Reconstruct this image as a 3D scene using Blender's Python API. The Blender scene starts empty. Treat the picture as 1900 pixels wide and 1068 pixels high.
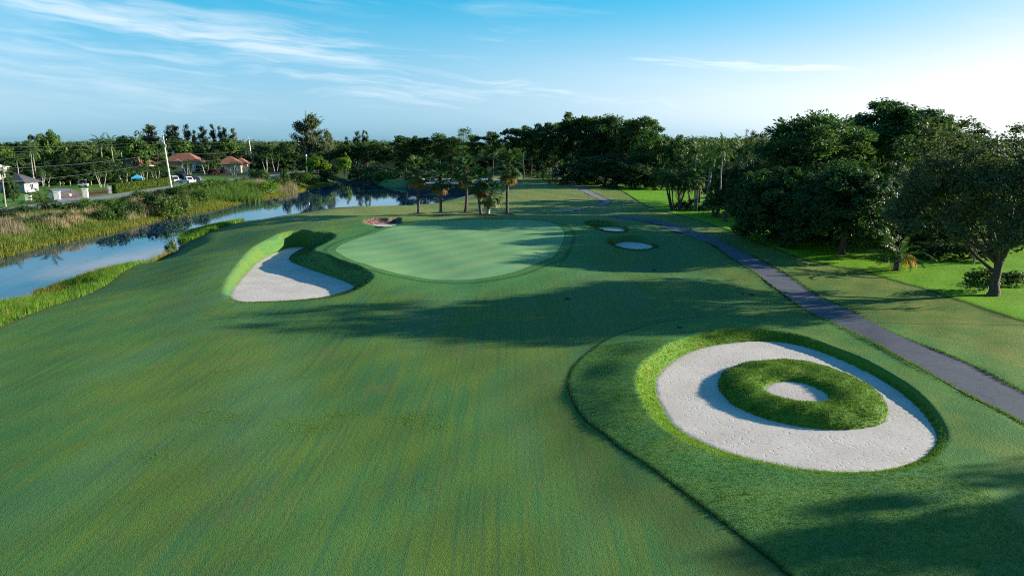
import bpy, bmesh, math, random
import numpy as np
from mathutils import Vector, Matrix

random.seed(7)
RNG = np.random.default_rng(7)
R = math.radians
scene = bpy.context.scene
col = scene.collection

# ------------------------------------------------------------------ camera
CAM_H, PITCH, FPX = 11.0, R(12.0), 1267.0
cam_data = bpy.data.cameras.new('camera')
cam_data.sensor_width = 36.0
cam_data.lens = 36.0 * FPX / 1900.0
cam_data.clip_start = 0.5
cam_data.clip_end = 12000.0
cam = bpy.data.objects.new('camera', cam_data)
cam.location = (0, 0, CAM_H)
cam.rotation_euler = (math.pi / 2 - PITCH, 0, 0)
col.objects.link(cam)
scene.camera = cam

# ------------------------------------------------------------------ view
scene.view_settings.view_transform = 'Standard'
scene.view_settings.look = 'None'
scene.view_settings.exposure = 1.42
scene.view_settings.gamma = 1.0
scene.view_settings.use_curve_mapping = False
scene.render.engine = 'CYCLES'
scene.cycles.use_denoising = False
scene.cycles.pixel_filter_type = 'BLACKMAN_HARRIS'
scene.cycles.filter_width = 1.1
scene.cycles.max_bounces = 6
scene.cycles.diffuse_bounces = 3
scene.cycles.glossy_bounces = 3
scene.cycles.transmission_bounces = 4
scene.cycles.transparent_max_bounces = 4

# ------------------------------------------------------------------ sun + sky
SUN_AZ, SUN_EL = R(78.0), R(14.0)          # azimuth clockwise from +Y (the view direction)
sun_data = bpy.data.lights.new('sun', 'SUN')
sun_data.energy = 4.6
sun_data.angle = R(0.53)
sun_data.color = (1.0, 0.92, 0.79)
sun = bpy.data.objects.new('sun', sun_data)
SUN_DIR = Vector((math.sin(SUN_AZ) * math.cos(SUN_EL), math.cos(SUN_AZ) * math.cos(SUN_EL), math.sin(SUN_EL)))
sun.rotation_euler = SUN_DIR.to_track_quat('Z', 'Y').to_euler()
sun.location = SUN_DIR * 200
col.objects.link(sun)


class NT:
    """small node-tree builder"""
    def __init__(self, tree):
        self.t = tree
        tree.nodes.clear()

    def n(self, typ, **kw):
        nd = self.t.nodes.new(typ)
        for k, v in kw.items():
            setattr(nd, k, v)
        return nd

    def put(self, sock, v):
        if hasattr(v, 'is_output'):
            self.t.links.new(v, sock)
        elif isinstance(v, (tuple, list)):
            v = tuple(v)
            if sock.type == 'RGBA' and len(v) == 3:
                v = v + (1.0,)
            sock.default_value = v
        else:
            sock.default_value = v

    def math(self, op, a, b=0.0, c=0.0):
        nd = self.n('ShaderNodeMath', operation=op)
        for i, v in enumerate((a, b, c)):
            self.put(nd.inputs[i], v)
        return nd.outputs[0]

    def vmath(self, op, a, b=(0, 0, 0)):
        nd = self.n('ShaderNodeVectorMath', operation=op)
        self.put(nd.inputs[0], a)
        self.put(nd.inputs[1], b)
        return nd.outputs[0]

    def mix(self, f, a, b):
        nd = self.n('ShaderNodeMix', data_type='RGBA')
        self.put(nd.inputs[0], f)
        self.put(nd.inputs[6], a)
        self.put(nd.inputs[7], b)
        return nd.outputs[2]

    def step(self, v, lo, hi, a=0.0, b=1.0):
        nd = self.n('ShaderNodeMapRange', interpolation_type='SMOOTHSTEP')
        self.put(nd.inputs[0], v)
        for i, q in enumerate((lo, hi, a, b)):
            self.put(nd.inputs[i + 1], q)
        return nd.outputs[0]

    def noise(self, vec, scale, detail=3.0, rough=0.55, dist=0.0, color=False):
        nd = self.n('ShaderNodeTexNoise')
        self.put(nd.inputs['Vector'], vec)
        nd.inputs['Scale'].default_value = scale
        nd.inputs['Detail'].default_value = detail
        nd.inputs['Roughness'].default_value = rough
        nd.inputs['Distortion'].default_value = dist
        return nd.outputs[1 if color else 0]

    def mapping(self, vec, scale=(1, 1, 1), rot=(0, 0, 0), loc=(0, 0, 0)):
        nd = self.n('ShaderNodeMapping')
        self.put(nd.inputs[0], vec)
        nd.inputs[1].default_value = loc
        nd.inputs[2].default_value = rot
        nd.inputs[3].default_value = scale
        return nd.outputs[0]

    def attr(self, name):
        return self.n('ShaderNodeAttribute', attribute_name=name).outputs['Fac']

    def pos(self):
        return self.n('ShaderNodeNewGeometry').outputs['Position']

    def bump(self, h, strength=0.5, dist=0.1, normal=None):
        nd = self.n('ShaderNodeBump')
        nd.inputs['Strength'].default_value = strength
        nd.inputs['Distance'].default_value = dist
        self.put(nd.inputs['Height'], h)
        if normal is not None:
            self.put(nd.inputs['Normal'], normal)
        return nd.outputs[0]

    def bsdf(self, color, rough=0.8, spec=0.3, normal=None, metallic=0.0):
        nd = self.n('ShaderNodeBsdfPrincipled')
        self.put(nd.inputs['Base Color'], color)
        self.put(nd.inputs['Roughness'], rough)
        self.put(nd.inputs['Specular IOR Level'], spec)
        self.put(nd.inputs['Metallic'], metallic)
        if normal is not None:
            self.put(nd.inputs['Normal'], normal)
        return nd

    def out(self, shader):
        o = self.n('ShaderNodeOutputMaterial')
        self.t.links.new(shader, o.inputs[0])


def new_mat(name):
    m = bpy.data.materials.new(name)
    m.use_nodes = True
    return m, NT(m.node_tree)


# the sky: Nishita plus thin cirrus in direction space, the same in every direction
world = bpy.data.worlds.new('World')
scene.world = world
world.use_nodes = True
w = NT(world.node_tree)
sky = w.n('ShaderNodeTexSky', sky_type='NISHITA')
sky.sun_disc = False
sky.sun_elevation = SUN_EL
sky.sun_rotation = SUN_AZ
sky.altitude = 0.0
sky.air_density = 1.0
sky.dust_density = 0.6
sky.ozone_density = 2.0
d = w.n('ShaderNodeTexCoord').outputs['Generated']
sep = w.n('ShaderNodeSeparateXYZ')
w.put(sep.inputs[0], d)
dx, dy, dz = sep.outputs
az = w.math('ARCTAN2', dx, dy)
el = w.math('ARCSINE', dz)
bw = w.n('ShaderNodeRGBToBW')
w.put(bw.inputs[0], sky.outputs[0])
# clean morning air: the sky keeps its own brightness, its hue runs from pale at the horizon to deep blue overhead
tint = w.mix(w.step(el, R(-2), R(13)), (.42, .78, .98), (.015, .80, 1.36))
tint = w.mix(w.step(el, R(14), R(70)), tint, (.06, .45, 1.9))
tint = w.mix(w.step(bw.outputs[0], 2.3, 7.5), tint, (.98, 1.0, 1.02))
lumc = w.n('ShaderNodeCombineXYZ')
for i in range(3):
    w.put(lumc.inputs[i], w.math('DIVIDE', w.math('MULTIPLY', bw.outputs[0], 1.22), w.math('MULTIPLY_ADD', bw.outputs[0], 1 / 6.8, 1.0)))
base_sky = w.vmath('MULTIPLY', tint, lumc.outputs[0])
# cirrus coordinates: stretched along the horizon and sheared downwards to the right
comb = w.n('ShaderNodeCombineXYZ')
w.put(comb.inputs[0], az)
w.put(comb.inputs[1], w.math('ADD', el, w.math('MULTIPLY', az, 0.08)))
warp = w.noise(w.mapping(comb.outputs[0], scale=(3, 10, 1)), 1.0, 3.0, 0.6, color=True)
wv = w.vmath('ADD', comb.outputs[0], w.vmath('MULTIPLY', w.vmath('SUBTRACT', warp, (.5, .5, .5)), (.20, .05, 0)))
n1 = w.noise(w.mapping(wv, scale=(3.2, 34, 1), loc=(0.3, 1.7, 0)), 1.0, 6.0, 0.62)
n2 = w.noise(w.mapping(wv, scale=(1.4, 9, 1), loc=(4.1, 0.35, 0)), 1.0, 2.0, 0.5)
cirrus = w.math('MULTIPLY', w.step(n1, 0.42, 0.80), w.step(n2, 0.40, 0.66))
# one broad veil band about nine degrees up on the left and wisps higher up
def band(a0, e0, sa, se):
    q = w.math('ADD', w.math('POWER', w.math('DIVIDE', w.math('SUBTRACT', az, a0), sa), 2.0),
               w.math('POWER', w.math('DIVIDE', w.math('SUBTRACT', el, w.math('MULTIPLY_ADD', w.math('SUBTRACT', az, a0), -0.10, e0)), se), 2.0))
    return w.math('POWER', 2.718, w.math('MULTIPLY', q, -1.0))
streak = w.noise(w.mapping(wv, scale=(5, 60, 1), loc=(2.2, .4, 0)), 1.0, 6.0, 0.6)
b1 = w.math('MULTIPLY', band(R(-22), R(7.8), R(20), R(1.5)), w.step(streak, 0.30, 0.72))
b2 = w.math('MULTIPLY', band(R(-12), R(5.4), R(34), R(2.2)), w.step(streak, 0.36, 0.85))
b3 = w.math('MULTIPLY', band(R(17), R(11.9), R(4), R(.45)), w.step(streak, 0.30, 0.62))
b4 = w.math('MULTIPLY', band(R(18), R(5.9), R(14), R(.7)), w.step(streak, 0.36, 0.75))
cl = w.math('MAXIMUM', w.math('MULTIPLY', cirrus, 0.42), w.math('MAXIMUM', w.math('MULTIPLY', b1, .75), w.math('MAXIMUM', w.math('MULTIPLY', b2, .75), w.math('MAXIMUM', b3, w.math('MULTIPLY', b4, .8)))))
veil = w.math('MULTIPLY', band(R(34), R(1.5), R(42), R(4.6)), w.math('MULTIPLY_ADD', streak, .35, .55))
cl = w.math('MAXIMUM', cl, w.math('MULTIPLY', veil, .42))
cl = w.math('MINIMUM', cl, 0.92)
# cloud light follows the sky's own brightness: whitened sky
cw = w.n('ShaderNodeCombineColor')
lum = w.math('MULTIPLY_ADD', bw.outputs[0], .55, 2.6)
for i, k in enumerate((0.96, 1.0, 1.03)):
    w.put(cw.inputs[i], w.math('MULTIPLY', lum, k))
skyc = w.mix(cl, base_sky, cw.outputs[0])
bg = w.n('ShaderNodeBackground')
w.put(bg.inputs[0], skyc)
bg.inputs[1].default_value = 0.098
wo = w.n('ShaderNodeOutputWorld')
w.t.links.new(bg.outputs[0], wo.inputs[0])
world.cycles.sampling_method = 'AUTOMATIC'

# ------------------------------------------------------------------ helpers
CT, ST = math.cos(PITCH), math.sin(PITCH)


def P(px, py, z=0.0):
    """photo pixel -> point (x, y) of the ground at height z"""
    u, v = (px - 950) / FPX, (534 - py) / FPX
    dxx, dyy, dzz = u, CT + v * ST, -ST + v * CT
    t = (z - CAM_H) / dzz
    return (dxx * t, dyy * t)


def row_y(py, z=0.0):
    return P(950, py, z)[1]


def at_depth(px, Y, z=3.0):
    """x of a point seen in column px at distance Y and height z"""
    return (px - 950) / FPX * (Y * CT + (CAM_H - z) * ST)


def top_z(py, Y):
    v = (534 - py) / FPX
    return CAM_H + Y * (v * CT - ST) / (CT + v * ST)


def spline(pts, closed=True, sub=6):
    pts = np.array(pts, float)
    n = len(pts)
    out = []
    rng = range(n) if closed else range(n - 1)
    for i in rng:
        if closed:
            p0, p1, p2, p3 = pts[(i - 1) % n], pts[i], pts[(i + 1) % n], pts[(i + 2) % n]
        else:
            p0, p1, p2, p3 = pts[max(i - 1, 0)], pts[i], pts[i + 1], pts[min(i + 2, n - 1)]
        for k in range(sub):
            t = k / sub
            out.append(0.5 * ((2 * p1) + (-p0 + p2) * t + (2 * p0 - 5 * p1 + 4 * p2 - p3) * t * t + (-p0 + 3 * p1 - 3 * p2 + p3) * t ** 3))
    if not closed:
        out.append(pts[-1])
    return np.array(out)


def poly(px_pts, z=0.0, sub=6):
    return spline([P(a, b, z) for a, b in px_pts], True, sub)


def sdf(pts, x, y, closed=True, margin=8.0):
    """signed distance (negative inside) to a polygon; 1e3 beyond margin of its box"""
    x = np.asarray(x, float)
    y = np.asarray(y, float)
    shp = x.shape
    x = x.ravel()
    y = y.ravel()
    res = np.full(x.shape, 1e3)
    sel = np.where((x > pts[:, 0].min() - margin) & (x < pts[:, 0].max() + margin) & (y > pts[:, 1].min() - margin) & (y < pts[:, 1].max() + margin))[0]
    xs, ys = x[sel], y[sel]
    best = np.full(xs.shape, 1e12)
    inside = np.zeros(xs.shape, bool)
    n = len(pts)
    for i in range(n if closed else n - 1):
        ax, ay = pts[i]
        bx, by = pts[(i + 1) % n]
        ex, ey = bx - ax, by - ay
        l2 = ex * ex + ey * ey + 1e-12
        t = np.clip(((xs - ax) * ex + (ys - ay) * ey) / l2, 0, 1)
        qx, qy = xs - ax - t * ex, ys - ay - t * ey
        best = np.minimum(best, qx * qx + qy * qy)
        if closed and ay != by:
            c = ((ay > ys) != (by > ys)) & (xs < ex * (ys - ay) / (by - ay) + ax)
            inside ^= c
    dd = np.sqrt(best)
    if closed:
        dd = np.where(inside, -dd, dd)
    res[sel] = dd
    return res.reshape(shp)


def sst(lo, hi, v):
    t = np.clip((v - lo) / (hi - lo), 0, 1)
    return t * t * (3 - 2 * t)


def mesh_obj(name, verts, faces, mat=None, parent=None, smooth=False, quads=True):
    """fast mesh from numpy arrays; faces is (N,3) or (N,4)"""
    me = bpy.data.meshes.new(name)
    verts = np.asarray(verts, np.float32)
    faces = np.asarray(faces, np.int32)
    k = faces.shape[1]
    me.vertices.add(len(verts))
    me.vertices.foreach_set('co', verts.ravel())
    me.loops.add(faces.size)
    me.loops.foreach_set('vertex_index', faces.ravel())
    me.polygons.add(len(faces))
    me.polygons.foreach_set('loop_start', np.arange(0, faces.size, k, dtype=np.int32))
    me.update(calc_edges=True)
    if smooth:
        me.polygons.foreach_set('use_smooth', np.ones(len(faces), bool))
    if mat is not None:
        me.materials.append(mat)
    return link(name, me, parent)


def link(name, me, parent=None):
    o = bpy.data.objects.new(name, me)
    col.objects.link(o)
    if parent is not None:
        o.parent = parent
    return o


def fattr(me, name, vals):
    a = me.attributes.new(name, 'FLOAT', 'POINT')
    a.data.foreach_set('value', np.asarray(vals, np.float32))


def tag(o, label=None, cat=None, group=None, kind=None):
    if label:
        o['label'] = label
    if cat:
        o['category'] = cat
    if group:
        o['group'] = group
    if kind:
        o['kind'] = kind
    return o


def empty(name, loc, rz=0.0, scale=(1, 1, 1)):
    o = bpy.data.objects.new(name, None)
    o.empty_display_size = 0.3
    o.location = loc
    o.rotation_euler = (0, 0, rz)
    o.scale = scale
    col.objects.link(o)
    return o


# heights of the shaped ground: (px, py, z, radius)
CTRL = [
    (700, 470, .85, 5), (830, 480, .85, 6), (960, 460, .85, 6), (800, 440, .85, 6), (960, 430, .9, 6), (830, 418, 1.0, 6), (1000, 412, 1.0, 6), (900, 404, 1.0, 5),
    (470, 452, 1.0, 3.2), (560, 422, 1.2, 3.2), (410, 470, .95, 3.5), (428, 512, .72, 3), (640, 408, 1.35, 3.2), (715, 399, 1.5, 3), (608, 466, 1.35, 2.2), (640, 484, 1.4, 2.0), (672, 502, 1.35, 2.0), (650, 425, .9, 2.2), (350, 480, .45, 4), (450, 428, 1.0, 4), (660, 440, .9, 4),
    (520, 400, .55, 6), (600, 393, .5, 6), (760, 404, 1.0, 5),
    (415, 566, .7, 3), (410, 548, .7, 2.5), (520, 570, .5, 3), (620, 565, .55, 3), (700, 540, .6, 3.5), (820, 530, .55, 4), (940, 525, .55, 4),
    (1090, 436, 1.45, 2.6), (1112, 442, 1.75, 1.9), (1066, 452, 1.0, 2.2), (1185, 436, .8, 2.5), (1100, 404, .95, 3), (1150, 409, .8, 3), (1240, 452, .6, 3), (1160, 470, .62, 2.2), (1100, 468, .40, 2.2), (1085, 487, -.15, 2.6), (1140, 494, -.2, 3), (1210, 496, -.1, 3), (1060, 505, .2, 2.5), (1290, 480, .3, 4), (1060, 522, .5, 3), (1180, 517, .5, 3.4), (1000, 495, .8, 3),
    (1160, 705, .98, 1.4), (1172, 662, 1.02, 1.4), (1215, 628, .78, 1.6), (1290, 606, .48, 1.8), (1370, 600, .32, 1.8), (1450, 604, .18, 2), (1175, 748, .75, 1.4), (1205, 797, .45, 1.4), (1250, 832, .28, 1.4),
    (1560, 645, .16, 2), (1640, 685, .14, 2), (1720, 745, .12, 2), (1775, 800, .1, 2), (1640, 890, .1, 1.6), (1440, 875, .12, 1.6), (1300, 845, .16, 1.6),
    (1062, 700, -.05, 1.3), (1090, 655, -.03, 1.5), (1040, 740, -.05, 2), (1150, 615, .05, 1.6), (1080, 780, .0, 1.5), (1130, 825, .0, 1.6),
    (700, 580, .05, 5), (1000, 560, .05, 5), (500, 620, 0, 5), (900, 640, 0, 6), (1250, 560, .1, 4), (1100, 590, .05, 3), (300, 560, .25, 4), (200, 620, .05, 5),
    (725, 335, 1.6, 9), (760, 327, 1.2, 9), (850, 322, .9, 10), (1000, 352, .5, 8), (960, 365, .3, 8), (1060, 365, .2, 8),
]
CTRLW = np.array([P(a, b, z) + (z, s) for a, b, z, s in CTRL])


def base_height(x, y):
    num = np.zeros_like(x)
    den = np.full_like(x, 0.12)
    for cx, cy, z, s in CTRLW:
        ws = np.exp(-((x - cx) ** 2 + (y - cy) ** 2) / (2 * s * s))
        num += ws * z
        den += ws
    z = num / den
    z += 0.05 * np.sin(x * .31 + 1.3) * np.sin(y * .23 + .4) + .025 * np.sin(x * .83 + y * .41) + .015 * np.sin(x * 1.7 - y * 1.3 + 2)
    return z


def PG(px, py):
    """photo pixel -> point on the shaped ground"""
    z = 0.0
    for _ in range(14):
        x, y = P(px, py, z)
        z = .5 * z + .5 * float(base_height(np.array([x]), np.array([y]))[0])
    return P(px, py, z)


def polyg(px_pts, sub=6):
    return smooth_loop(spline([PG(a, b) for a, b in px_pts], True, sub))


def smooth_loop(p, it=10):
    for _ in range(it):
        p = (np.roll(p, 1, 0) + 2 * p + np.roll(p, -1, 0)) / 4
    return p


# ------------------------------------------------------------------ outlines on the ground (traced from the photograph, laid out in metres)
WATER_Z = -1.6
near_bank = [(0, 548), (60, 528), (130, 505), (190, 487), (255, 478), (290, 466), (322, 452), (333, 440), (348, 428), (390, 420), (440, 411), (452, 411), (530, 398), (600, 387), (690, 384), (784, 379), (830, 368), (868, 360), (895, 352)]
far_bank = [(872, 347), (820, 346), (770, 349), (730, 350), (705, 346), (690, 338), (672, 333), (650, 330), (632, 333), (618, 339), (588, 345), (523, 362), (481, 368), (407, 385), (348, 396), (281, 410), (208, 430), (132, 445), (93, 452), (0, 478)]
WATER = spline([(-95, 8), (-66, 32)] + [P(a, b + 9 * (a < 325), WATER_Z + .3) for a, b in near_bank] + [P(a, b, WATER_Z) for a, b in far_bank] + [(-78, 58), (-110, 30)], True, 5)

GREEN = polyg([(618, 466), (640, 450), (700, 431), (760, 414), (840, 408), (950, 407), (1025, 413), (1048, 430), (1043, 455), (1012, 482), (960, 504), (900, 516), (830, 520), (750, 510), (680, 491)])
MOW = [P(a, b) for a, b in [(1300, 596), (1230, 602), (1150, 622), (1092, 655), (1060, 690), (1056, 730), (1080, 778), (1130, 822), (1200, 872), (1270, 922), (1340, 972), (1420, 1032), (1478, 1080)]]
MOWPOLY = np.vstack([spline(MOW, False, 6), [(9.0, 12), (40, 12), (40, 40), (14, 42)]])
LAWN_LINE = [P(a, b) for a, b in [(1100, 338), (1142, 350), (1181, 373), (1211, 387), (1246, 396), (1290, 408), (1327, 419), (1420, 455), (1502, 485), (1601, 502), (1644, 516), (1687, 528), (1786, 562), (1857, 585), (1900, 597), (2150, 650)]]
LAWN = np.vstack([spline(LAWN_LINE, False, 4), [(60, 30), (110, 30), (110, 205), (30, 215)]])

BUNKERS = {   # rim and sand outlines; the sand is a plane from z (back edge) to z (front edge)
    'waist': dict(
        rim=[(419, 547), (425, 558), (445, 562), (520, 560.5), (595, 555), (640, 546), (668, 534), (694, 515), (683, 503), (640, 484), (600, 471), (578, 462), (600, 453), (624, 440), (618, 432), (600, 430), (560, 430), (526, 441), (484, 472), (449, 506)],
        sand=[(425, 545), (430, 554), (448, 559), (520, 557.5), (592, 552), (640, 542), (662, 531), (622, 516), (575, 500), (541, 487), (536, 479), (550, 467), (574, 459), (560, 457), (532, 459), (500, 473), (473, 489), (449, 515)],
        sz=(-.85, .12), wall=.8),
    'soil': dict(
        rim=[(671, 411), (680, 405), (703, 403), (728, 406), (747, 411), (744, 416), (725, 420), (700, 420.5), (680, 417)],
        sand=[(686, 417), (703, 415.5), (726, 415), (739, 414), (738, 417), (722, 419), (703, 419.3)], sz=(.35, 1.10), wall=1.0),
    'rear': dict(
        rim=[(1080, 412), (1100, 408), (1125, 409), (1150, 415), (1168, 424), (1165, 430), (1148, 432), (1122, 430.5), (1100, 424)],
        sand=[(1106, 424), (1120, 421.5), (1140, 421), (1155, 424), (1162, 429), (1146, 430.5), (1126, 428.5)], sz=(.1, .62), wall=1.0),
    'front': dict(
        rim=[(1126, 452), (1128, 443), (1145, 438), (1165, 439), (1197, 445), (1220, 453), (1223, 459), (1205, 464), (1175, 465), (1150, 461.5)],
        sand=[(1136, 456), (1150, 450), (1170, 448), (1195, 451), (1215, 458), (1200, 462.5), (1172, 463.5), (1152, 460)], sz=(.05, .50), wall=1.0),
    'ring': dict(
        rim=[(1178, 715), (1186, 680), (1222, 648), (1285, 622), (1350, 609), (1420, 611), (1482, 620), (1543, 646), (1614, 676), (1676, 712), (1726, 755), (1755, 799), (1756, 827), (1732, 854), (1697, 868), (1640, 879), (1560, 881), (1477, 874), (1385, 857), (1298, 832), (1240, 802), (1200, 765)],
        sand=[(1213, 715), (1224, 690), (1260, 660), (1320, 640), (1400, 631), (1470, 636), (1530, 654), (1600, 684), (1660, 719), (1710, 760), (1738, 800), (1739, 822), (1717, 846), (1690, 859), (1640, 872), (1560, 875), (1480, 868), (1390, 850), (1310, 825), (1255, 795), (1228, 760)], sz=(-.24, -.02), wall=.8),
    'far': dict(
        rim=[(746, 338), (754, 331), (790, 327), (860, 327), (930, 329), (952, 334), (940, 340), (870, 342), (790, 342)],
        sand=[(754, 338), (762, 333), (790, 330), (860, 330), (925, 331.5), (942, 334.5), (932, 338.5), (870, 340.5), (790, 340.5)], sz=(-.2, .3), wall=.6),
}
for b in BUNKERS.values():
    b['rimP'] = polyg(b['rim'])
    rows = np.array([q[1] for q in b['sand']], float)
    zz_ = b['sz'][0] + (rows - rows.min()) / (rows.max() - rows.min()) * (b['sz'][1] - b['sz'][0])
    pts_ = np.array([P(q[0], q[1], z_) for q, z_ in zip(b['sand'], zz_)])
    b['sandP'] = smooth_loop(spline(pts_, True, 6))
    A_ = np.c_[pts_, np.ones(len(pts_))]
    b['plane'] = np.linalg.lstsq(A_, zz_, rcond=None)[0]


def sand_z(b, x, y):
    a_, c_, k_ = b['plane']
    return np.clip(a_ * x + c_ * y + k_, b['sz'][0] - .2, b['sz'][1] + .1)


ISLE_O = poly([(1332, 712), (1344, 690), (1380, 675), (1440, 668), (1500, 674), (1550, 688), (1600, 710), (1635, 738), (1647, 765), (1640, 786), (1610, 797), (1555, 801), (1490, 796), (1420, 780), (1365, 756), (1340, 733)], -0.17)
ISLE_I = poly([(1417, 724), (1430, 713), (1465, 708), (1500, 714), (1530, 728), (1539, 740), (1528, 749), (1490, 751), (1450, 744), (1425, 734)], 0.0)

path_l = [P(a, b, .05) for a, b in [(1128, 412), (1180, 419), (1238, 430), (1290, 443), (1330, 466), (1360, 485), (1403, 511), (1454, 545), (1508, 582), (1596, 627), (1644, 653), (1695, 680), (1800, 737), (1900, 787), (2150, 905)]]
path_r = [P(a, b, .05) for a, b in [(1140, 406), (1195, 411), (1245, 419), (1300, 432), (1335, 449), (1360, 462), (1403, 482), (1474, 519), (1519, 548), (1584, 579), (1644, 613), (1715, 644), (1803, 680), (1900, 729), (2150, 838)]]
PATH_L, PATH_R = spline(path_l, False, 6), spline(path_r, False, 6)
PATHPOLY = np.vstack([PATH_L, PATH_R[::-1]])
fp_l = [P(a, b, .03) for a, b in [(1030, 393.5), (1060, 391), (1085, 387), (1112, 379), (1117, 374), (1098, 366), (1066, 350), (1030, 330), (1012, 322)]]
fp_r = [P(a, b, .03) for a, b in [(1030, 391), (1062, 387.5), (1095, 384), (1126, 380), (1132, 374), (1114, 365), (1078, 348), (1046, 329), (1032, 322)]]
FP_L, FP_R = spline(fp_l, False, 6), spline(fp_r, False, 6)
FPPOLY = np.vstack([FP_L, FP_R[::-1]])
MOWN_EDGE = spline([(-42, 18)] + [P(a, b, -.85) for a, b in [(-120, 680), (0, 634), (100, 588), (200, 531), (262, 489), (322, 457), (352, 447), (450, 420), (532, 405), (610, 392), (690, 387)]], False, 5)

def height(x, y, want=None):
    """ground height at x, y; want collects the distance fields for the material"""
    x = np.asarray(x, float)
    y = np.asarray(y, float)
    zb = base_height(x, y)
    dW = sdf(WATER, x, y, margin=20)
    t = np.where(x - .12 * y > -64, .40 * sst(0, 4.5, dW) + .60 * sst(1.5, 15, dW), sst(0, 6, dW))
    z = np.where(dW > 0, WATER_Z + (zb - WATER_Z) * t, WATER_Z - np.minimum(1.0, -dW * .4))
    dP = sdf(PATHPOLY, x, y, margin=6)
    dF = sdf(FPPOLY, x, y, margin=6)
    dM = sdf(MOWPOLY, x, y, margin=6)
    z = z + 0.035 * sst(0.06, -0.10, dM) * (x < 20)
    dL = sdf(LAWN, x, y, margin=6)
    z = z + 0.08 * sst(0.08, -0.12, dL)
    z = z - .10 * sst(.10, -.08, dP) - 0.10 * sst(0.3, -.1, dF)
    wall = np.zeros_like(z)
    soil = np.zeros_like(z)
    for name, b in BUNKERS.items():
        ds = sdf(b['sandP'], x, y, margin=12)
        dr = np.minimum(sdf(b['rimP'], x, y, margin=3), ds - .34)
        ins = dr < 0
        if not ins.any():
            continue
        di = -dr
        tt = np.clip(di / (di + np.maximum(ds, 0) + 1e-6), 0, 1)
        prof = tt ** b['wall'] if b['wall'] != 1.0 else tt * tt * (3 - 2 * tt) * .5 + tt * .5
        sz = sand_z(b, x, y)
        zi = z + (sz - z) * prof
        zi = np.where(ds < 0, sz - np.minimum(.14, -ds * .5), zi)
        z0 = z
        z = np.where(ins, zi, z)
        wl = np.where(ins & (ds > -0.05), 1.0, 0.0)
        if name == 'soil':
            yr = b['rimP'][:, 1]
            soil = np.maximum(soil, wl * (y > yr.min() + .40 * (yr.max() - yr.min())))
            wall = np.maximum(wall, np.where(ins & (y <= yr.min() + .40 * (yr.max() - yr.min())), .3, 0))
        else:
            wall = np.maximum(wall, np.where(ins, np.clip((z0 - sz) / .45, .15, 1.0) * (1.0 if name == 'ring' else .2), 0))
    do = sdf(ISLE_O, x, y, margin=3)
    ins = do < 0
    di = sdf(ISLE_I, x, y, margin=12)
    q = -do / (-do + np.maximum(di, 0) + 1e-6)
    zi = sand_z(BUNKERS['ring'], x, y) + .18 * q + .37 * np.sin(np.pi * np.clip(q, 0, 1)) ** .62
    zi = np.where(di < 0, 0.03 - np.minimum(.14, -di * .5), zi)
    lump = .03 * np.sin(x * 2.3 + y * 1.1) + .02 * np.sin(x * 4.1 - y * 3.7)
    z = np.where(ins, zi + lump * np.clip(-do * 2, 0, 1) * np.clip(di * 2, 0, 1), z)
    wall = np.where(ins, 1.0, wall)
    # the land far away rises very slightly so that it closes at the horizon
    if want is not None:
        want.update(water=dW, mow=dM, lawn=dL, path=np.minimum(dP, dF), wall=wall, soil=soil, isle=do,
                    green=sdf(GREEN, x, y, margin=5))
        # signed: negative on the water side of the mown edge
        want['bank'] = sdf(BANKPOLY, x, y, margin=6)
    return z


BANKPOLY = np.vstack([MOWN_EDGE, [P(700, 380, WATER_Z), P(600, 380, WATER_Z), P(430, 405, WATER_Z), P(330, 435, WATER_Z), (-60, 60), (-95, 20)]])


def axis(segs, lo_far, hi_far, g=1.045, cap=60):
    """spacing segments [(start, step), ..., (end, None)] then geometric growth on both sides"""
    v = []
    for (s, st), (e, _) in zip(segs, segs[1:]):
        v += list(np.arange(s, e, st))
    v.append(segs[-1][0])
    st, x = segs[0][1], segs[0][0]
    left = []
    while x > lo_far:
        st = min(st * g, cap)
        x -= st
        left.append(x)
    st, x = segs[-2][1], segs[-1][0]
    right = []
    while x < hi_far:
        st = min(st * g, cap)
        x += st
        right.append(x)
    return np.array(left[::-1] + v + right)


def grid_faces(nx, ny):
    i = np.arange(nx - 1)
    j = np.arange(ny - 1)
    a = (j[:, None] * nx + i[None, :]).ravel()
    return np.stack([a, a + 1, a + 1 + nx, a + nx], 1)


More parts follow.
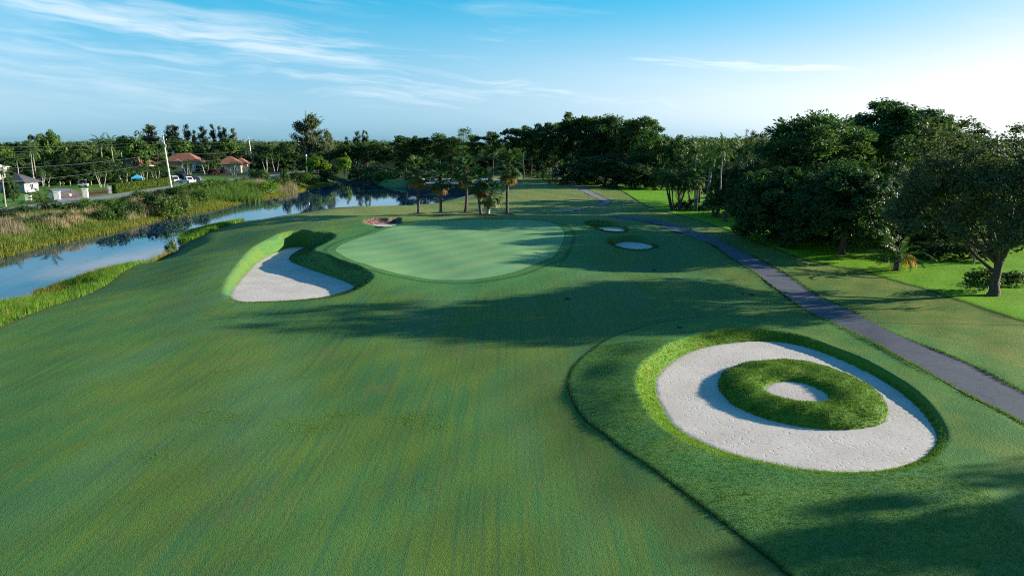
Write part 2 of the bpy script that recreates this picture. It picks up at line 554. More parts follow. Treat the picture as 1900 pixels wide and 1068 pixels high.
# ------------------------------------------------------------------ ground materials
def ground_material():
    m, t = new_mat('turf')
    p = t.pos()
    A = {k: t.attr('d_' + k) for k in ('water', 'mow', 'lawn', 'green', 'bank', 'wall', 'soil', 'isle', 'path')}
    big = t.noise(p, 0.11, 3, .55)
    mid = t.noise(p, 0.55, 4, .6)
    fine = t.noise(p, 8.5, 3, .7)
    grain = t.noise(p, 34, 2, .7)
    warp = t.vmath('ADD', p, t.vmath('MULTIPLY', t.noise(p, .35, 2, .5, color=True), (.10, .1, 0)))
    mow = t.noise(t.mapping(warp, scale=(1.9, .045, 1), rot=(0, 0, R(-1))), 1.0, 4, .65)
    mow2 = t.noise(t.mapping(warp, scale=(6.5, .10, 1), rot=(0, 0, R(1))), 1.0, 3, .65)
    # fairway: sheen-tinted teal to dry yellow green, streaked along the line of mowing
    fw = t.mix(t.step(big, .38, .62), (.058, .148, .038), (.094, .160, .026))
    fw = t.mix(t.math('MULTIPLY', t.step(mow, .44, .62), .55), fw, (.110, .160, .024))
    fw = t.mix(t.math('MULTIPLY', t.step(mow2, .48, .64), .42), fw, (.032, .098, .044))
    fw = t.mix(t.math('MULTIPLY', t.step(mid, .56, .74), .45), fw, (.080, .126, .034))
    worn = t.math('MULTIPLY', t.step(t.noise(p, .19, 5, .65), .52, .66), t.step(t.noise(t.mapping(p, scale=(1.2, .5, 1)), 1.1, 3, .6), .40, .62))
    fw = t.mix(t.math('MULTIPLY', worn, .6), fw, (.120, .125, .042))
    dew_sheen = t.step(t.noise(t.mapping(p, scale=(.22, .06, 1), rot=(0, 0, R(-2))), 1.0, 3, .55), .48, .66)  # wet-grass sheen painted into the colour as pale bands
    fw = t.mix(t.math('MULTIPLY', dew_sheen, .38), fw, (.066, .165, .078))
    dry = t.math('MULTIPLY', t.math('MULTIPLY', t.step(A['mow'], 4.5, .6), t.step(A['mow'], 0, .3)), t.step(t.noise(p, .45, 4, .65), .36, .62))
    fw = t.mix(t.math('MULTIPLY', dry, .8), fw, (.088, .128, .030))
    # rough inside the mow line and round the bunkers
    rg = t.mix(t.step(mid, .35, .68), (.060, .172, .044), (.100, .195, .036))
    rg = t.mix(t.math('MULTIPLY', t.step(fine, .45, .75), .5), rg, (.022, .062, .020))
    inm = t.step(A['mow'], .05, -.05)
    c = t.mix(inm, fw, rg)
    # second cut around the green complex
    c = t.mix(t.math('MULTIPLY', t.step(A['green'], 6.5, 2.0), .55), c, (.062, .190, .050))
    # straw-coloured fairway beyond the green
    sepn = t.n('ShaderNodeSeparateXYZ')
    t.put(sepn.inputs[0], p)
    X, Y = sepn.outputs[0], sepn.outputs[1]
    far = t.math('MULTIPLY', t.step(Y, 82, 100), t.step(X, -45, -25))
    c = t.mix(t.math('MULTIPLY', far, .85), c, t.mix(t.step(t.noise(p, .16, 4, .6), .35, .62), (.145, .215, .058), (.215, .205, .055)))
    right = t.math('MULTIPLY', t.step(X, 12, 22), t.step(Y, 90, 70))
    c = t.mix(t.math('MULTIPLY', t.step(A['path'], 0.0, 3.0), t.math('MULTIPLY', t.step(t.math('SUBTRACT', X, t.math('MULTIPLY', Y, .0)), 14, 22), .75)), c, t.mix(t.step(mid, .38, .64), (.110, .180, .034), (.185, .200, .044)))
    # putting surface
    gr = t.mix(t.step(t.noise(p, .35, 3, .5), .35, .65), (.150, .300, .120), (.185, .310, .118))
    gm = t.math('SINE', t.math('MULTIPLY', t.math('ADD', X, t.math('MULTIPLY', Y, .22)), 3.6))
    gr = t.mix(t.math('MULTIPLY', t.step(gm, -.8, .8), .07), gr, (.125, .270, .120))
    c = t.mix(t.step(A['green'], .06, -.06), c, gr)
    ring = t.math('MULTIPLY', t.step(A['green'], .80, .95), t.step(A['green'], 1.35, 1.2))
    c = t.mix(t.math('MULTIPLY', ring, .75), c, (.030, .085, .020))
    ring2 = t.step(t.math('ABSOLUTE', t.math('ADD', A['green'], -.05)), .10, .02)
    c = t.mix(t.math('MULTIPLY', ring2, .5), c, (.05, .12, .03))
    # bright lawn
    ln = t.mix(t.step(fine, .35, .7), (.105, .265, .010), (.160, .330, .014))
    ln = t.mix(t.math('MULTIPLY', t.step(mid, .52, .72), .55), ln, (.150, .210, .020))
    ln = t.mix(t.math('MULTIPLY', t.step(t.noise(p, 3.1, 3, .6), .62, .72), .6), ln, (.085, .075, .022))
    c = t.mix(t.step(t.math('ADD', A['lawn'], t.math('MULTIPLY_ADD', mid, .5, -.25)), .12, -.12), c, t.mix(t.step(Y, 150, 210), ln, (.07, .14, .03)))
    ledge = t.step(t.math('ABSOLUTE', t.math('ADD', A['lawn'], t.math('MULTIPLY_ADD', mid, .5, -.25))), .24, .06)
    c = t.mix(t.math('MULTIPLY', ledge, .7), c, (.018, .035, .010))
    # worn edge with painted shade along the mow line; cut soil along the path
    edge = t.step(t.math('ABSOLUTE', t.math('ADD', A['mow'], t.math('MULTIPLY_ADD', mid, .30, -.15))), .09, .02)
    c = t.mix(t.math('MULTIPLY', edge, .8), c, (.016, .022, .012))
    pe = t.step(A['path'], .28, .05)
    c = t.mix(t.math('MULTIPLY', pe, .75), c, (.030, .030, .018))
    # grassed bunker faces
    wl = t.mix(t.step(fine, .35, .68), (.062, .165, .016), (.120, .195, .020))
    wl = t.mix(t.math('MULTIPLY', t.step(mid, .52, .7), .6), wl, (.170, .165, .022))
    c = t.mix(t.step(A['wall'], .1, .9), c, wl)
    # bare soil face of the back bunker
    st = t.noise(t.mapping(p, scale=(6, 1.2, .6)), 1.0, 4, .65)
    so = t.mix(t.step(st, .35, .65), (.060, .026, .018), (.235, .135, .105))
    c = t.mix(t.step(A['soil'], .3, .7), c, so)
    # banks of the canal
    bk = t.mix(t.step(mid, .4, .62), (.085, .125, .020), (.135, .110, .030))
    c = t.mix(t.step(A['bank'], .25, -.1), c, bk)
    be = t.step(t.math('ABSOLUTE', t.math('ADD', A['bank'], -.15)), .45, .1)
    c = t.mix(t.math('MULTIPLY', be, .6), c, (.085, .070, .035))
    c = t.mix(t.step(A['water'], 1.5, .1), c, (.045, .040, .018))
    c = t.mix(t.step(A['water'], -.02, -.6), c, (.010, .016, .012))
    # land on the far side of the canal, kept lawn and woodland floor beyond
    side = t.math('ADD', X, t.math('MULTIPLY', Y, .335))
    lf = t.math('MULTIPLY', t.step(A['water'], .5, 3), t.step(t.math('MULTIPLY_ADD', Y, .30, t.math('ADD', X, 26)), 0, -4))
    lawnl = t.mix(t.step(mid, .35, .7), (.075, .175, .020), (.110, .200, .030))
    weed = t.mix(t.step(mid, .38, .62), (.050, .075, .018), (.120, .110, .045))
    c = t.mix(lf, c, t.mix(t.step(A['water'], 14.5, 10), lawnl, weed))
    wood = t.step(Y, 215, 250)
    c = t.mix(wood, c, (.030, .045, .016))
    # small weeds and divots
    wd = t.math('MULTIPLY', t.step(t.noise(p, 2.4, 2, .5), .66, .74), t.step(t.noise(p, .33, 2, .5), .56, .66))
    c = t.mix(t.math('MULTIPLY', wd, .6), c, (.120, .185, .018))
    # blade-level grain
    g2 = t.math('MULTIPLY_ADD', t.math('ADD', t.math('MULTIPLY', grain, .6), t.math('MULTIPLY', fine, .4)), 1.5, .25)
    notg = t.step(A['green'], -.1, .1, .35, 1.0)
    cx = t.n('ShaderNodeCombineXYZ')
    val = t.math('MULTIPLY_ADD', t.math('SUBTRACT', g2, 1.0), notg, 1.0)
    for i in range(3):
        t.put(cx.inputs[i], val)
    cc = t.vmath('MULTIPLY', c, cx.outputs[0])
    tallness = t.math('MAXIMUM', t.math('MULTIPLY', inm, .8), A['wall'])
    h = t.math('ADD', t.math('MULTIPLY', grain, .55), t.math('MULTIPLY', fine, t.math('MULTIPLY_ADD', tallness, 1.0, .55)))
    h = t.math('MULTIPLY', h, t.step(A['green'], -.1, .1, .12, 1.0))
    nrm = t.bump(h, .55, .07)
    b = t.bsdf(cc, .7, .07, nrm)
    t.out(b.outputs[0])
    return m


def sand_material():
    m, t = new_mat('bunker_sand')
    p = t.pos()
    f = t.noise(p, 3.2, 4, .6)
    rake = t.noise(t.mapping(p, scale=(1.6, 7, 1), rot=(0, 0, R(25))), 1.6, 3, .6)
    g = t.noise(p, 40, 2, .6)
    pits = t.noise(t.mapping(p, scale=(1.0, 2.6, 1), rot=(0, 0, R(-20))), 2.4, 3, .55)
    pit2 = t.noise(t.mapping(p, scale=(2.2, 1.0, 1), rot=(0, 0, R(15))), 3.6, 2, .5)
    big = t.noise(p, .4, 3, .5)
    c = t.mix(t.step(big, .3, .7), (.48, .42, .345), (.57, .505, .42))
    c = t.mix(t.math('MULTIPLY', t.step(f, .5, .75), .3), c, (.40, .34, .28))
    specks = t.math('MULTIPLY', t.step(t.noise(p, 7, 1, .5), .70, .74), .45)
    c = t.mix(specks, c, (.16, .13, .09))
    h = t.math('ADD', t.math('MULTIPLY', rake, .5), t.math('ADD', t.math('MULTIPLY', t.math('MAXIMUM', t.step(pits, .56, .78), t.step(pit2, .58, .80)), -.42), t.math('MULTIPLY', g, .10)))
    b = t.bsdf(c, .9, .1, t.bump(h, .5, .06))
    t.out(b.outputs[0])
    return m


def asphalt_material(name, c0, c1, crack=.5):
    m, t = new_mat(name)
    p = t.pos()
    c = t.mix(t.step(t.noise(p, .5, 4, .6), .3, .7), c0, c1)
    c = t.mix(t.math('MULTIPLY', t.step(t.noise(p, 26, 2, .6), .5, .7), .35), c, tuple(v * .55 for v in c0))
    c = t.mix(t.math('MULTIPLY', t.step(t.noise(t.mapping(p, scale=(1, .4, 1)), 1.7, 3, .7), .6, .75), crack), c, (.03, .03, .028))
    vor = t.n('ShaderNodeTexVoronoi', feature='DISTANCE_TO_EDGE')
    t.put(vor.inputs['Vector'], t.vmath('ADD', p, t.vmath('MULTIPLY', t.noise(p, 1.5, 3, .6, color=True), (.9, .9, 0))))
    vor.inputs['Scale'].default_value = .42
    c = t.mix(t.math('MULTIPLY', t.step(vor.outputs['Distance'], .016, .004), .38), c, (.030, .032, .026))
    c = t.mix(t.math('MULTIPLY', t.step(t.noise(p, .25, 3, .6), .52, .6), .4), c, tuple(v * .68 for v in c0))
    b = t.bsdf(c, .75, .25, t.bump(t.noise(p, 60, 2, .6), .35, .02))
    t.out(b.outputs[0])
    return m


def water_material():
    m, t = new_mat('canal_water')
    p = t.pos()
    n = t.noise(t.mapping(p, scale=(1, 1, 1)), 1.4, 3, .5)
    n2 = t.noise(p, .12, 2, .5)
    c = t.mix(t.step(n2, .4, .6), (.001, .022, .066), (.002, .026, .074))
    b = t.bsdf(c, .02, .5, t.bump(n, .045, .05))
    b.inputs['IOR'].default_value = 1.6
    t.out(b.outputs[0])
    return m


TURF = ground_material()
SAND = sand_material()
ASPHALT = asphalt_material('path_asphalt', (.066, .074, .088), (.094, .101, .116), .15)
ROADM = asphalt_material('road_asphalt', (.20, .20, .19), (.27, .265, .25), .2)
WATERM = water_material()

# ------------------------------------------------------------------ ground sheet
gx = axis([(-26, .2), (2, .11), (20, .18), (26, None)], -3500, 3500)
gy = axis([(14.5, .16), (20, .11), (40, .18), (62, .24), (104, None)], -60, 5000)
GX, GY = np.meshgrid(gx, gy)
want = {}
GZ = height(GX, GY, want)
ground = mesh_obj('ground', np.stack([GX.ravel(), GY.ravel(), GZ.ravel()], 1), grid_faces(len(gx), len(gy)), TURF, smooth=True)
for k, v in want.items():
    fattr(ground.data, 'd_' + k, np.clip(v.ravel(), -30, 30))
tag(ground, 'mown golf course turf with green, fairway and banks', kind='structure')


def H(x, y):
    return float(height(np.array([x], float), np.array([y], float))[0])


def sheet(name, polyP, z, step, mat, margin=.35, holes=(), amp=.0):
    pl = z if isinstance(z, dict) else None
    x0, y0 = polyP.min(0) - 1
    x1, y1 = polyP.max(0) + 1
    xs, ys = np.arange(x0, x1, step), np.arange(y0, y1, step)
    XX, YY = np.meshgrid(xs, ys)
    dd = sdf(polyP, XX, YY, margin=6)
    ok = dd < margin
    for h in holes:
        ok &= sdf(h, XX, YY, margin=2) > -margin
    zz = (sand_z(pl, XX, YY) if pl else z) + amp * (np.sin(XX * 1.9 + YY * .8) * np.sin(YY * 1.3 - XX * .5)) 
    zz = zz - np.where(dd > 0, .05, 0)
    f = grid_faces(len(xs), len(ys))
    f = f[ok.ravel()[f].all(1)]
    used = np.unique(f)
    remap = np.full(XX.size, -1)
    remap[used] = np.arange(len(used))
    v = np.stack([XX.ravel(), YY.ravel(), zz.ravel()], 1)[used]
    o = mesh_obj(name, v, remap[f], mat, smooth=True)
    return tag(o, kind='structure')


sheet('bunker_sand', BUNKERS['ring']['sandP'], BUNKERS['ring'], .16, SAND, holes=[ISLE_O])['label'] = 'pale sand ring round the grass island'
sheet('bunker_sand', ISLE_I, 0.03, .16, SAND)['label'] = 'small pale sand disc inside the grass island'
sheet('bunker_sand', BUNKERS['waist']['sandP'], BUNKERS['waist'], .2, SAND)['label'] = 'long pale sand bunker left of the green'
sheet('bunker_sand', BUNKERS['soil']['sandP'], BUNKERS['soil'], .15, SAND)['label'] = 'sliver of sand under the brown soil face behind the green'
sheet('bunker_sand', BUNKERS['rear']['sandP'], BUNKERS['rear'], .25, SAND)['label'] = 'rear small sand bunker right of the green'
sheet('bunker_sand', BUNKERS['front']['sandP'], BUNKERS['front'], .25, SAND)['label'] = 'front small sand bunker right of the green'
sheet('bunker_sand', BUNKERS['far']['sandP'], BUNKERS['far'], 1.0, SAND)['label'] = 'distant sand bunker beyond the pond'

# ------------------------------------------------------------------ water
wp = WATER
cx_, cy_ = np.meshgrid(np.arange(-125, 5, 2.0), np.arange(0, 215, 2.0))
dw = sdf(WATER, cx_, cy_, margin=20)
f = grid_faces(cx_.shape[1], cx_.shape[0])
f = f[(dw.ravel()[f] < 3.0).any(1)]
water = mesh_obj('water', np.stack([cx_.ravel(), cy_.ravel(), np.full(cx_.size, WATER_Z)], 1), f, WATERM)
tag(water, 'still dark blue canal reflecting sky and bank', kind='structure')


def strip(name, L, Rr, mat, lift=.04, label=None, n=5):
    k = min(len(L), len(Rr))
    ts = np.linspace(0, 1, n)
    pts = L[:k, None, :] * (1 - ts)[None, :, None] + Rr[:k, None, :] * ts[None, :, None]
    z = base_height(pts[..., 0], pts[..., 1]).mean(1)
    for _ in range(6):
        z = np.concatenate([z[:1], (z[:-2] + z[1:-1] * 2 + z[2:]) / 4, z[-1:]])
    z = np.repeat(z[:, None], n, 1) + lift
    v = np.concatenate([pts.reshape(-1, 2), z.reshape(-1, 1)], 1)
    o = mesh_obj(name, v, grid_faces(n, k), mat, smooth=True)
    return tag(o, label, kind='structure')


strip('cart_path', PATH_L, PATH_R, ASPHALT, .0, 'asphalt cart path curving past the bunkers')
strip('cart_path', FP_L, FP_R, asphalt_material('worn_path', (.20, .17, .17), (.26, .22, .22), .1), 0.0, 'pale cart path bending away to the far shed')

# ------------------------------------------------------------------ plant materials
def leaf_mat(name, dark, light, accent=None, trans=.30, rough=.55, vary=.35):
    m, t = new_mat(name)
    r = t.attr('rnd')
    oi = t.n('ShaderNodeObjectInfo').outputs['Random']
    c = t.mix(r, dark, light)
    if accent:
        c = t.mix(t.step(r, .90, .97), c, accent)
    f = t.math('MULTIPLY_ADD', oi, vary, 1 - vary * .5)
    cx = t.n('ShaderNodeCombineXYZ')
    for i, k in enumerate((1.0, 1.0, .9)):
        t.put(cx.inputs[i], f if i != 0 else t.math('MULTIPLY_ADD', oi, vary * 1.4, 1 - vary * .7))
    c = t.vmath('MULTIPLY', c, cx.outputs[0])
    b = t.bsdf(c, rough, .14)
    tr = t.n('ShaderNodeBsdfTranslucent')
    t.put(tr.inputs[0], t.vmath('MULTIPLY', c, (1.25, 1.35, .6)))
    mx = t.n('ShaderNodeMixShader')
    mx.inputs[0].default_value = trans
    t.t.links.new(b.outputs[0], mx.inputs[1])
    t.t.links.new(tr.outputs[0], mx.inputs[2])
    t.out(mx.outputs[0])
    return m


def bark_mat(name, c0, c1, scale=3.0, ringed=0.0):
    m, t = new_mat(name)
    tc = t.n('ShaderNodeTexCoord').outputs['Object']
    n = t.noise(t.mapping(tc, scale=(4, 4, .8)), scale, 4, .65)
    c = t.mix(t.step(n, .35, .68), c0, c1)
    if ringed:
        sp = t.n('ShaderNodeSeparateXYZ')
        t.put(sp.inputs[0], tc)
        rg = t.math('SINE', t.math('MULTIPLY', sp.outputs[2], ringed))
        c = t.mix(t.math('MULTIPLY', t.step(rg, .5, .95), .5), c, tuple(v * .45 for v in c0))
    b = t.bsdf(c, .85, .15, t.bump(n, .8, .05))
    t.out(b.outputs[0])
    return m


LEAF = {
    'mango': leaf_mat('mango_leaves', (0.024, 0.055, 0.017), (0.061, 0.127, 0.027), (0.145, 0.222, 0.034), 0.38, .5),
    'ficus': leaf_mat('ficus_leaves', (0.027, 0.068, 0.021), (0.072, 0.150, 0.030), (0.154, 0.256, 0.038), 0.38, .45),
    'oak': leaf_mat('oak_leaves', (0.038, 0.059, 0.027), (0.089, 0.120, 0.051), (0.154, 0.179, 0.077), 0.38, .6),
    'pine': leaf_mat('pine_needles', (0.027, 0.061, 0.024), (0.078, 0.145, 0.044), (0.128, 0.179, 0.051), 0.38, .6),
    'bright': leaf_mat('bright_leaves', (.035, .075, .014), (.085, .160, .022), (.140, .200, .030), .35, .5),
    'lime': leaf_mat('lime_leaves', (.070, .140, .012), (.160, .260, .020), (.200, .290, .030), .4, .5),
    'wood': leaf_mat('woodland_leaves', (0.026, 0.055, 0.015), (0.077, 0.130, 0.029), (0.121, 0.143, 0.039), .3, .6),
    'dark': leaf_mat('dark_leaves', (0.018, 0.043, 0.016), (0.051, 0.102, 0.026), (0.102, 0.154, 0.034), 0.38, .55),
    'casuarina': leaf_mat('casuarina_needles', (.075, .105, .080), (.165, .195, .140), (.18, .20, .12), .6, .7),
    'palm': leaf_mat('palm_fronds', (.026, .060, .018), (.075, .135, .034), (.13, .16, .04), .3, .4),
    'coconut': leaf_mat('coconut_fronds', (.045, .095, .014), (.120, .200, .025), (.20, .20, .04), .35, .4),
    'dead': leaf_mat('dead_fronds', (.110, .070, .030), (.300, .185, .070), (.36, .25, .11), .3, .7),
    'orange': leaf_mat('orange_dead_fronds', (.30, .13, .025), (.52, .26, .05), None, .3, .7),
    'red': leaf_mat('red_hedge_leaves', (.045, .014, .014), (.090, .030, .024), None, .2, .5),
    'agave': leaf_mat('agave_leaves', (.10, .15, .13), (.20, .27, .24), None, .1, .5),
    'hedge': leaf_mat('hedge_leaves', (.050, .085, .012), (.120, .165, .022), (.18, .19, .04), .3, .55),
    'brush': leaf_mat('brush_leaves', (.030, .065, .014), (.085, .150, .026), (.17, .18, .03), .3, .55),
    'sedge': leaf_mat('bank_grass_blades', (.062, .150, .016), (.150, .275, .032), (.24, .25, .05), .4, .55),
    'gold': leaf_mat('golden_sedge_blades', (0.180, 0.144, 0.026), (0.324, 0.240, 0.054), (0.360, 0.300, 0.096), .4, .6),
    'yellow': leaf_mat('yellow_bank_grass_blades', (.085, .115, .018), (.205, .200, .036), (.30, .24, .07), .4, .6),
    'reed': leaf_mat('dry_reed_blades', (.170, .125, .075), (.400, .310, .200), (.44, .38, .28), .3, .7),
    'brushgrass': leaf_mat('roadside_weeds', (.055, .095, .016), (.135, .185, .035), (.30, .26, .10), .35, .55),
    'cattail': leaf_mat('cattail_blades', (.050, .105, .016), (.120, .195, .032), (.20, .20, .06), .35, .55),
    'turf': leaf_mat('bunker_face_grass', (.060, .145, .012), (.140, .215, .022), (.20, .19, .03), .4, .6),
    'face': leaf_mat('bunker_wall_grass', (.026, .066, .012), (.062, .108, .020), (.11, .11, .025), .3, .6),
    'weed': leaf_mat('fairway_weeds', (.130, .240, .020), (.230, .330, .040), None, .5, .6),
    'isle': leaf_mat('island_grass', (.032, .085, .010), (.095, .165, .018), (.15, .15, .03), .35, .6),
}
BARK = {
    'grey': bark_mat('grey_bark', (.085, .078, .070), (.170, .155, .140)),
    'brown': bark_mat('brown_bark', (.055, .040, .030), (.125, .095, .070)),
    'palm': bark_mat('palm_bark', (.060, .050, .042), (.150, .130, .110), 2.0, 14.0),
    'pale': bark_mat('pale_palm_bark', (.240, .215, .180), (.400, .370, .320), 2.0, 9.0),
}


def leaf_quads(C, N, L, Wd, rng, U=None):
    """rhombic leaf faces at centres C facing N; returns verts (4n,3) and faces (n,4)"""
    n = len(C)
    N = N / (np.linalg.norm(N, axis=1, keepdims=True) + 1e-9)
    if U is None:
        U = rng.normal(size=(n, 3))
    U = U - N * (U * N).sum(1, keepdims=True)
    U /= (np.linalg.norm(U, axis=1, keepdims=True) + 1e-9)
    V = np.cross(N, U)
    L = np.broadcast_to(np.asarray(L, float), (n,))[:, None]
    Wd = np.broadcast_to(np.asarray(Wd, float), (n,))[:, None]
    v = np.empty((n, 4, 3))
    v[:, 0] = C - U * L * .5
    v[:, 1] = C + V * Wd * .5 + N * Wd * .12
    v[:, 2] = C + U * L * .5 - N * L * .08
    v[:, 3] = C - V * Wd * .5 + N * Wd * .12
    return v.reshape(-1, 3), np.arange(4 * n).reshape(n, 4)


def data_mesh(name, v, f, mat, rnd=None, smooth=False):
    o = mesh_obj(name, v, f, mat, smooth=smooth)
    me = o.data
    if rnd is not None:
        fattr(me, 'rnd', rnd)
    bpy.data.objects.remove(o)
    return me


def tube(path, radii, sides=7):
    path = np.asarray(path, float)
    k = len(path)
    tang = np.gradient(path, axis=0)
    tang /= np.linalg.norm(tang, axis=1, keepdims=True) + 1e-9
    ref = np.where(np.abs(tang[:, 2:3]) > .95, np.array([[1., 0, 0]]), np.array([[0, 0, 1.]]))
    u = np.cross(tang, ref)
    u /= np.linalg.norm(u, axis=1, keepdims=True) + 1e-9
    vv = np.cross(tang, u)
    a = np.linspace(0, 2 * np.pi, sides, endpoint=False)
    ring = u[:, None, :] * np.cos(a)[None, :, None] + vv[:, None, :] * np.sin(a)[None, :, None]
    v = path[:, None, :] + ring * np.asarray(radii, float)[:, None, None]
    f = []
    for i in range(k - 1):
        for j in range(sides):
            q = (j + 1) % sides
            f.append((i * sides + j, i * sides + q, (i + 1) * sides + q, (i + 1) * sides + j))
    return v.reshape(-1, 3), np.array(f)


class Acc:
    def __init__(self):
        self.v, self.f, self.r, self.k = [], [], [], 0

    def add(self, vf, rnd=None):
        v, f = vf
        self.v.append(v)
        self.f.append(np.asarray(f) + self.k)
        self.r.append(np.full(len(v), .5) if rnd is None else np.broadcast_to(rnd, (len(v),)))
        self.k += len(v)

    def mesh(self, name, mat, smooth=False):
        return data_mesh(name, np.concatenate(self.v), np.concatenate(self.f), mat, np.concatenate(self.r), smooth)


def curve_path(a, b, sag=0.0, wob=0.0, n=6, rng=RNG):
    t = np.linspace(0, 1, n)[:, None]
    a, b = np.asarray(a, float), np.asarray(b, float)
    p = a + (b - a) * t
    p[:, 2] += sag * 4 * (t[:, 0] * (1 - t[:, 0]))
    if wob:
        w_ = rng.normal(size=(n, 3)) * wob
        w_[0] = w_[-1] = 0
        p += w_
    return p


def rnd_leaf(rng, n, clump=None):
    r = rng.random(n) * .75 + (0 if clump is None else clump)
    return np.clip(np.repeat(r, 4), 0, 1)


PROTO = {}


def proto(key, fn, *a, **k):
    if key not in PROTO:
        PROTO[key] = fn(*a, **k)
    return PROTO[key]


def finish(trunk, crown, tm, cm, nm='tree'):
    cv = np.concatenate(crown.v)
    wdt = np.percentile(np.abs(cv[:, 0]), 98.5) + np.percentile(np.abs(cv[:, 1]), 98.5)
    hgt = np.percentile(cv[:, 2], 99.8)
    return dict(trunk=trunk.mesh(nm + '_trunk', tm, True), crown=crown.mesh(nm + '_crown', cm), w=wdt, h=hgt)


def broad(seed, leaf, bark, Rr=5, z0=2.0, Ht=10, ncl=70, per=150, lf=.28, lobes=.22, flat=.75, openness=0.0, trunk_r=.32, fork=.28, clr=.2, up=.5, shell=.55, skirt=0.0, shift=(0, 0)):
    rng = np.random.default_rng(seed)
    cz = (z0 + Ht) / 2
    hz = (Ht - z0) / 2
    ph = rng.random(6) * 6.28
    crown, trunk = Acc(), Acc()
    cc = []
    for i in range(ncl):
        u = rng.normal(size=3)
        u /= np.linalg.norm(u)
        if u[2] < (-.55 if not skirt else -.97):
            u[2] *= -.6
        if skirt and u[2] < 0:
            u[:2] *= (1 / max(.25, math.hypot(u[0], u[1]))) ** skirt
        azm = math.atan2(u[1], u[0])
        lump = 1 + lobes * (math.sin(azm * 2 + ph[0]) * .5 + math.sin(azm * 3 + u[2] * 3 + ph[1]) * .5 + math.sin(u[2] * 5 + azm + ph[2]) * .4)
        rr = ((shell if i % 4 else .3) + (.97 - (shell if i % 4 else .3)) * rng.random() ** .5) * lump
        spr = bool(openness) and i % 6 == 0
        if spr:
            rr *= 1.13
        c = np.array([u[0] * Rr * rr + shift[0], u[1] * Rr * rr + shift[1], cz + u[2] * hz * rr])
        cc.append(c)
        s = clr * Rr * (.7 + .6 * rng.random())
        
        if spr:
            s *= .7
        k = int(per * (.7 + .6 * rng.random()) * (.5 if spr else 1))
        dirs = rng.normal(size=(k, 3))
        dirs /= np.linalg.norm(dirs, axis=1, keepdims=True)
        rad = s * rng.random((k, 1)) ** (.45 if not openness else .8)
        pts = c + dirs * rad * np.array([1, 1, flat])
        nrm = dirs * .8 + np.array([0, 0, up]) + u * .4 + rng.normal(size=(k, 3)) * .45
        sz = lf * (.7 + .6 * rng.random(k))
        crown.add(leaf_quads(pts, nrm, sz * 1.25, sz * .75, rng), rnd_leaf(rng, k, rng.random() * .22))
    top = np.array([rng.normal() * .3, rng.normal() * .3, z0 + fork * (Ht - z0)])
    pth = curve_path((0, 0, -.3), top, 0, .035, 7, rng)
    trunk.add(tube(pth, np.linspace(trunk_r, trunk_r * .62, 7) * np.array([1.5, 1.15, 1, 1, 1, 1, 1]), 9))
    order = rng.permutation(ncl)[: 14]
    for i in order:
        s0 = pth[rng.integers(3, 7)]
        pp = curve_path(s0, cc[i] * np.array([.92, .92, 1]), .3, .15, 6, rng)
        trunk.add(tube(pp, np.linspace(trunk_r * .42, .03, 6), 5))
    return finish(trunk, crown, BARK[bark], LEAF[leaf])


def pine(seed, leaf='pine', H_=15, crown_frac=.45, spread=3.2, ncl=16, per=170, lf=.55, wd=.16, trunk_r=.2, bark='brown'):
    rng = np.random.default_rng(seed)
    crown, trunk = Acc(), Acc()
    lean = rng.normal(size=2) * .35
    pth = curve_path((0, 0, -.3), (lean[0], lean[1], H_ * .97), 0, .1, 8, rng)
    trunk.add(tube(pth, np.linspace(trunk_r, .05, 8), 7))
    for i in range(ncl):
        t = 1 - crown_frac * (i / (ncl - 1)) ** 1.1
        zz = H_ * t
        a = i * 2.4 + rng.random()
        uq = i / (ncl - 1)
        ext = spread * (.22 + .78 * math.sin(math.pi * min(1, uq * .85 + .12))) * (.55 + .55 * rng.random())
        base = np.array([lean[0] * t, lean[1] * t, zz - .8])
        tip = base + np.array([math.cos(a) * ext, math.sin(a) * ext, .2 + 1.0 * rng.random()])
        trunk.add(tube(curve_path(base, tip, -.15, .08, 5, rng), np.linspace(.07, .025, 5), 4))
        for q in range(2):
            c = base + (tip - base) * (1 - .42 * q) + rng.normal(size=3) * .25
            s = (.85 + .6 * rng.random()) * (spread / 3.2)
            k = per // 2
            dirs = rng.normal(size=(k, 3))
            dirs[:, 2] = np.abs(dirs[:, 2]) * 1.1 - .35
            dirs /= np.linalg.norm(dirs, axis=1, keepdims=True)
            pts = c + dirs * s * (.35 + .65 * rng.random((k, 1))) * np.array([1, 1, .95])
            nrm = np.cross(dirs, rng.normal(size=(k, 3))) + dirs * .4
            crown.add(leaf_quads(pts, nrm, lf * (.7 + .6 * rng.random(k)), wd, rng, U=dirs + rng.normal(size=(k, 3)) * .25), rnd_leaf(rng, k, rng.random() * .25))
    return finish(trunk, crown, BARK[bark], LEAF[leaf], 'pine')


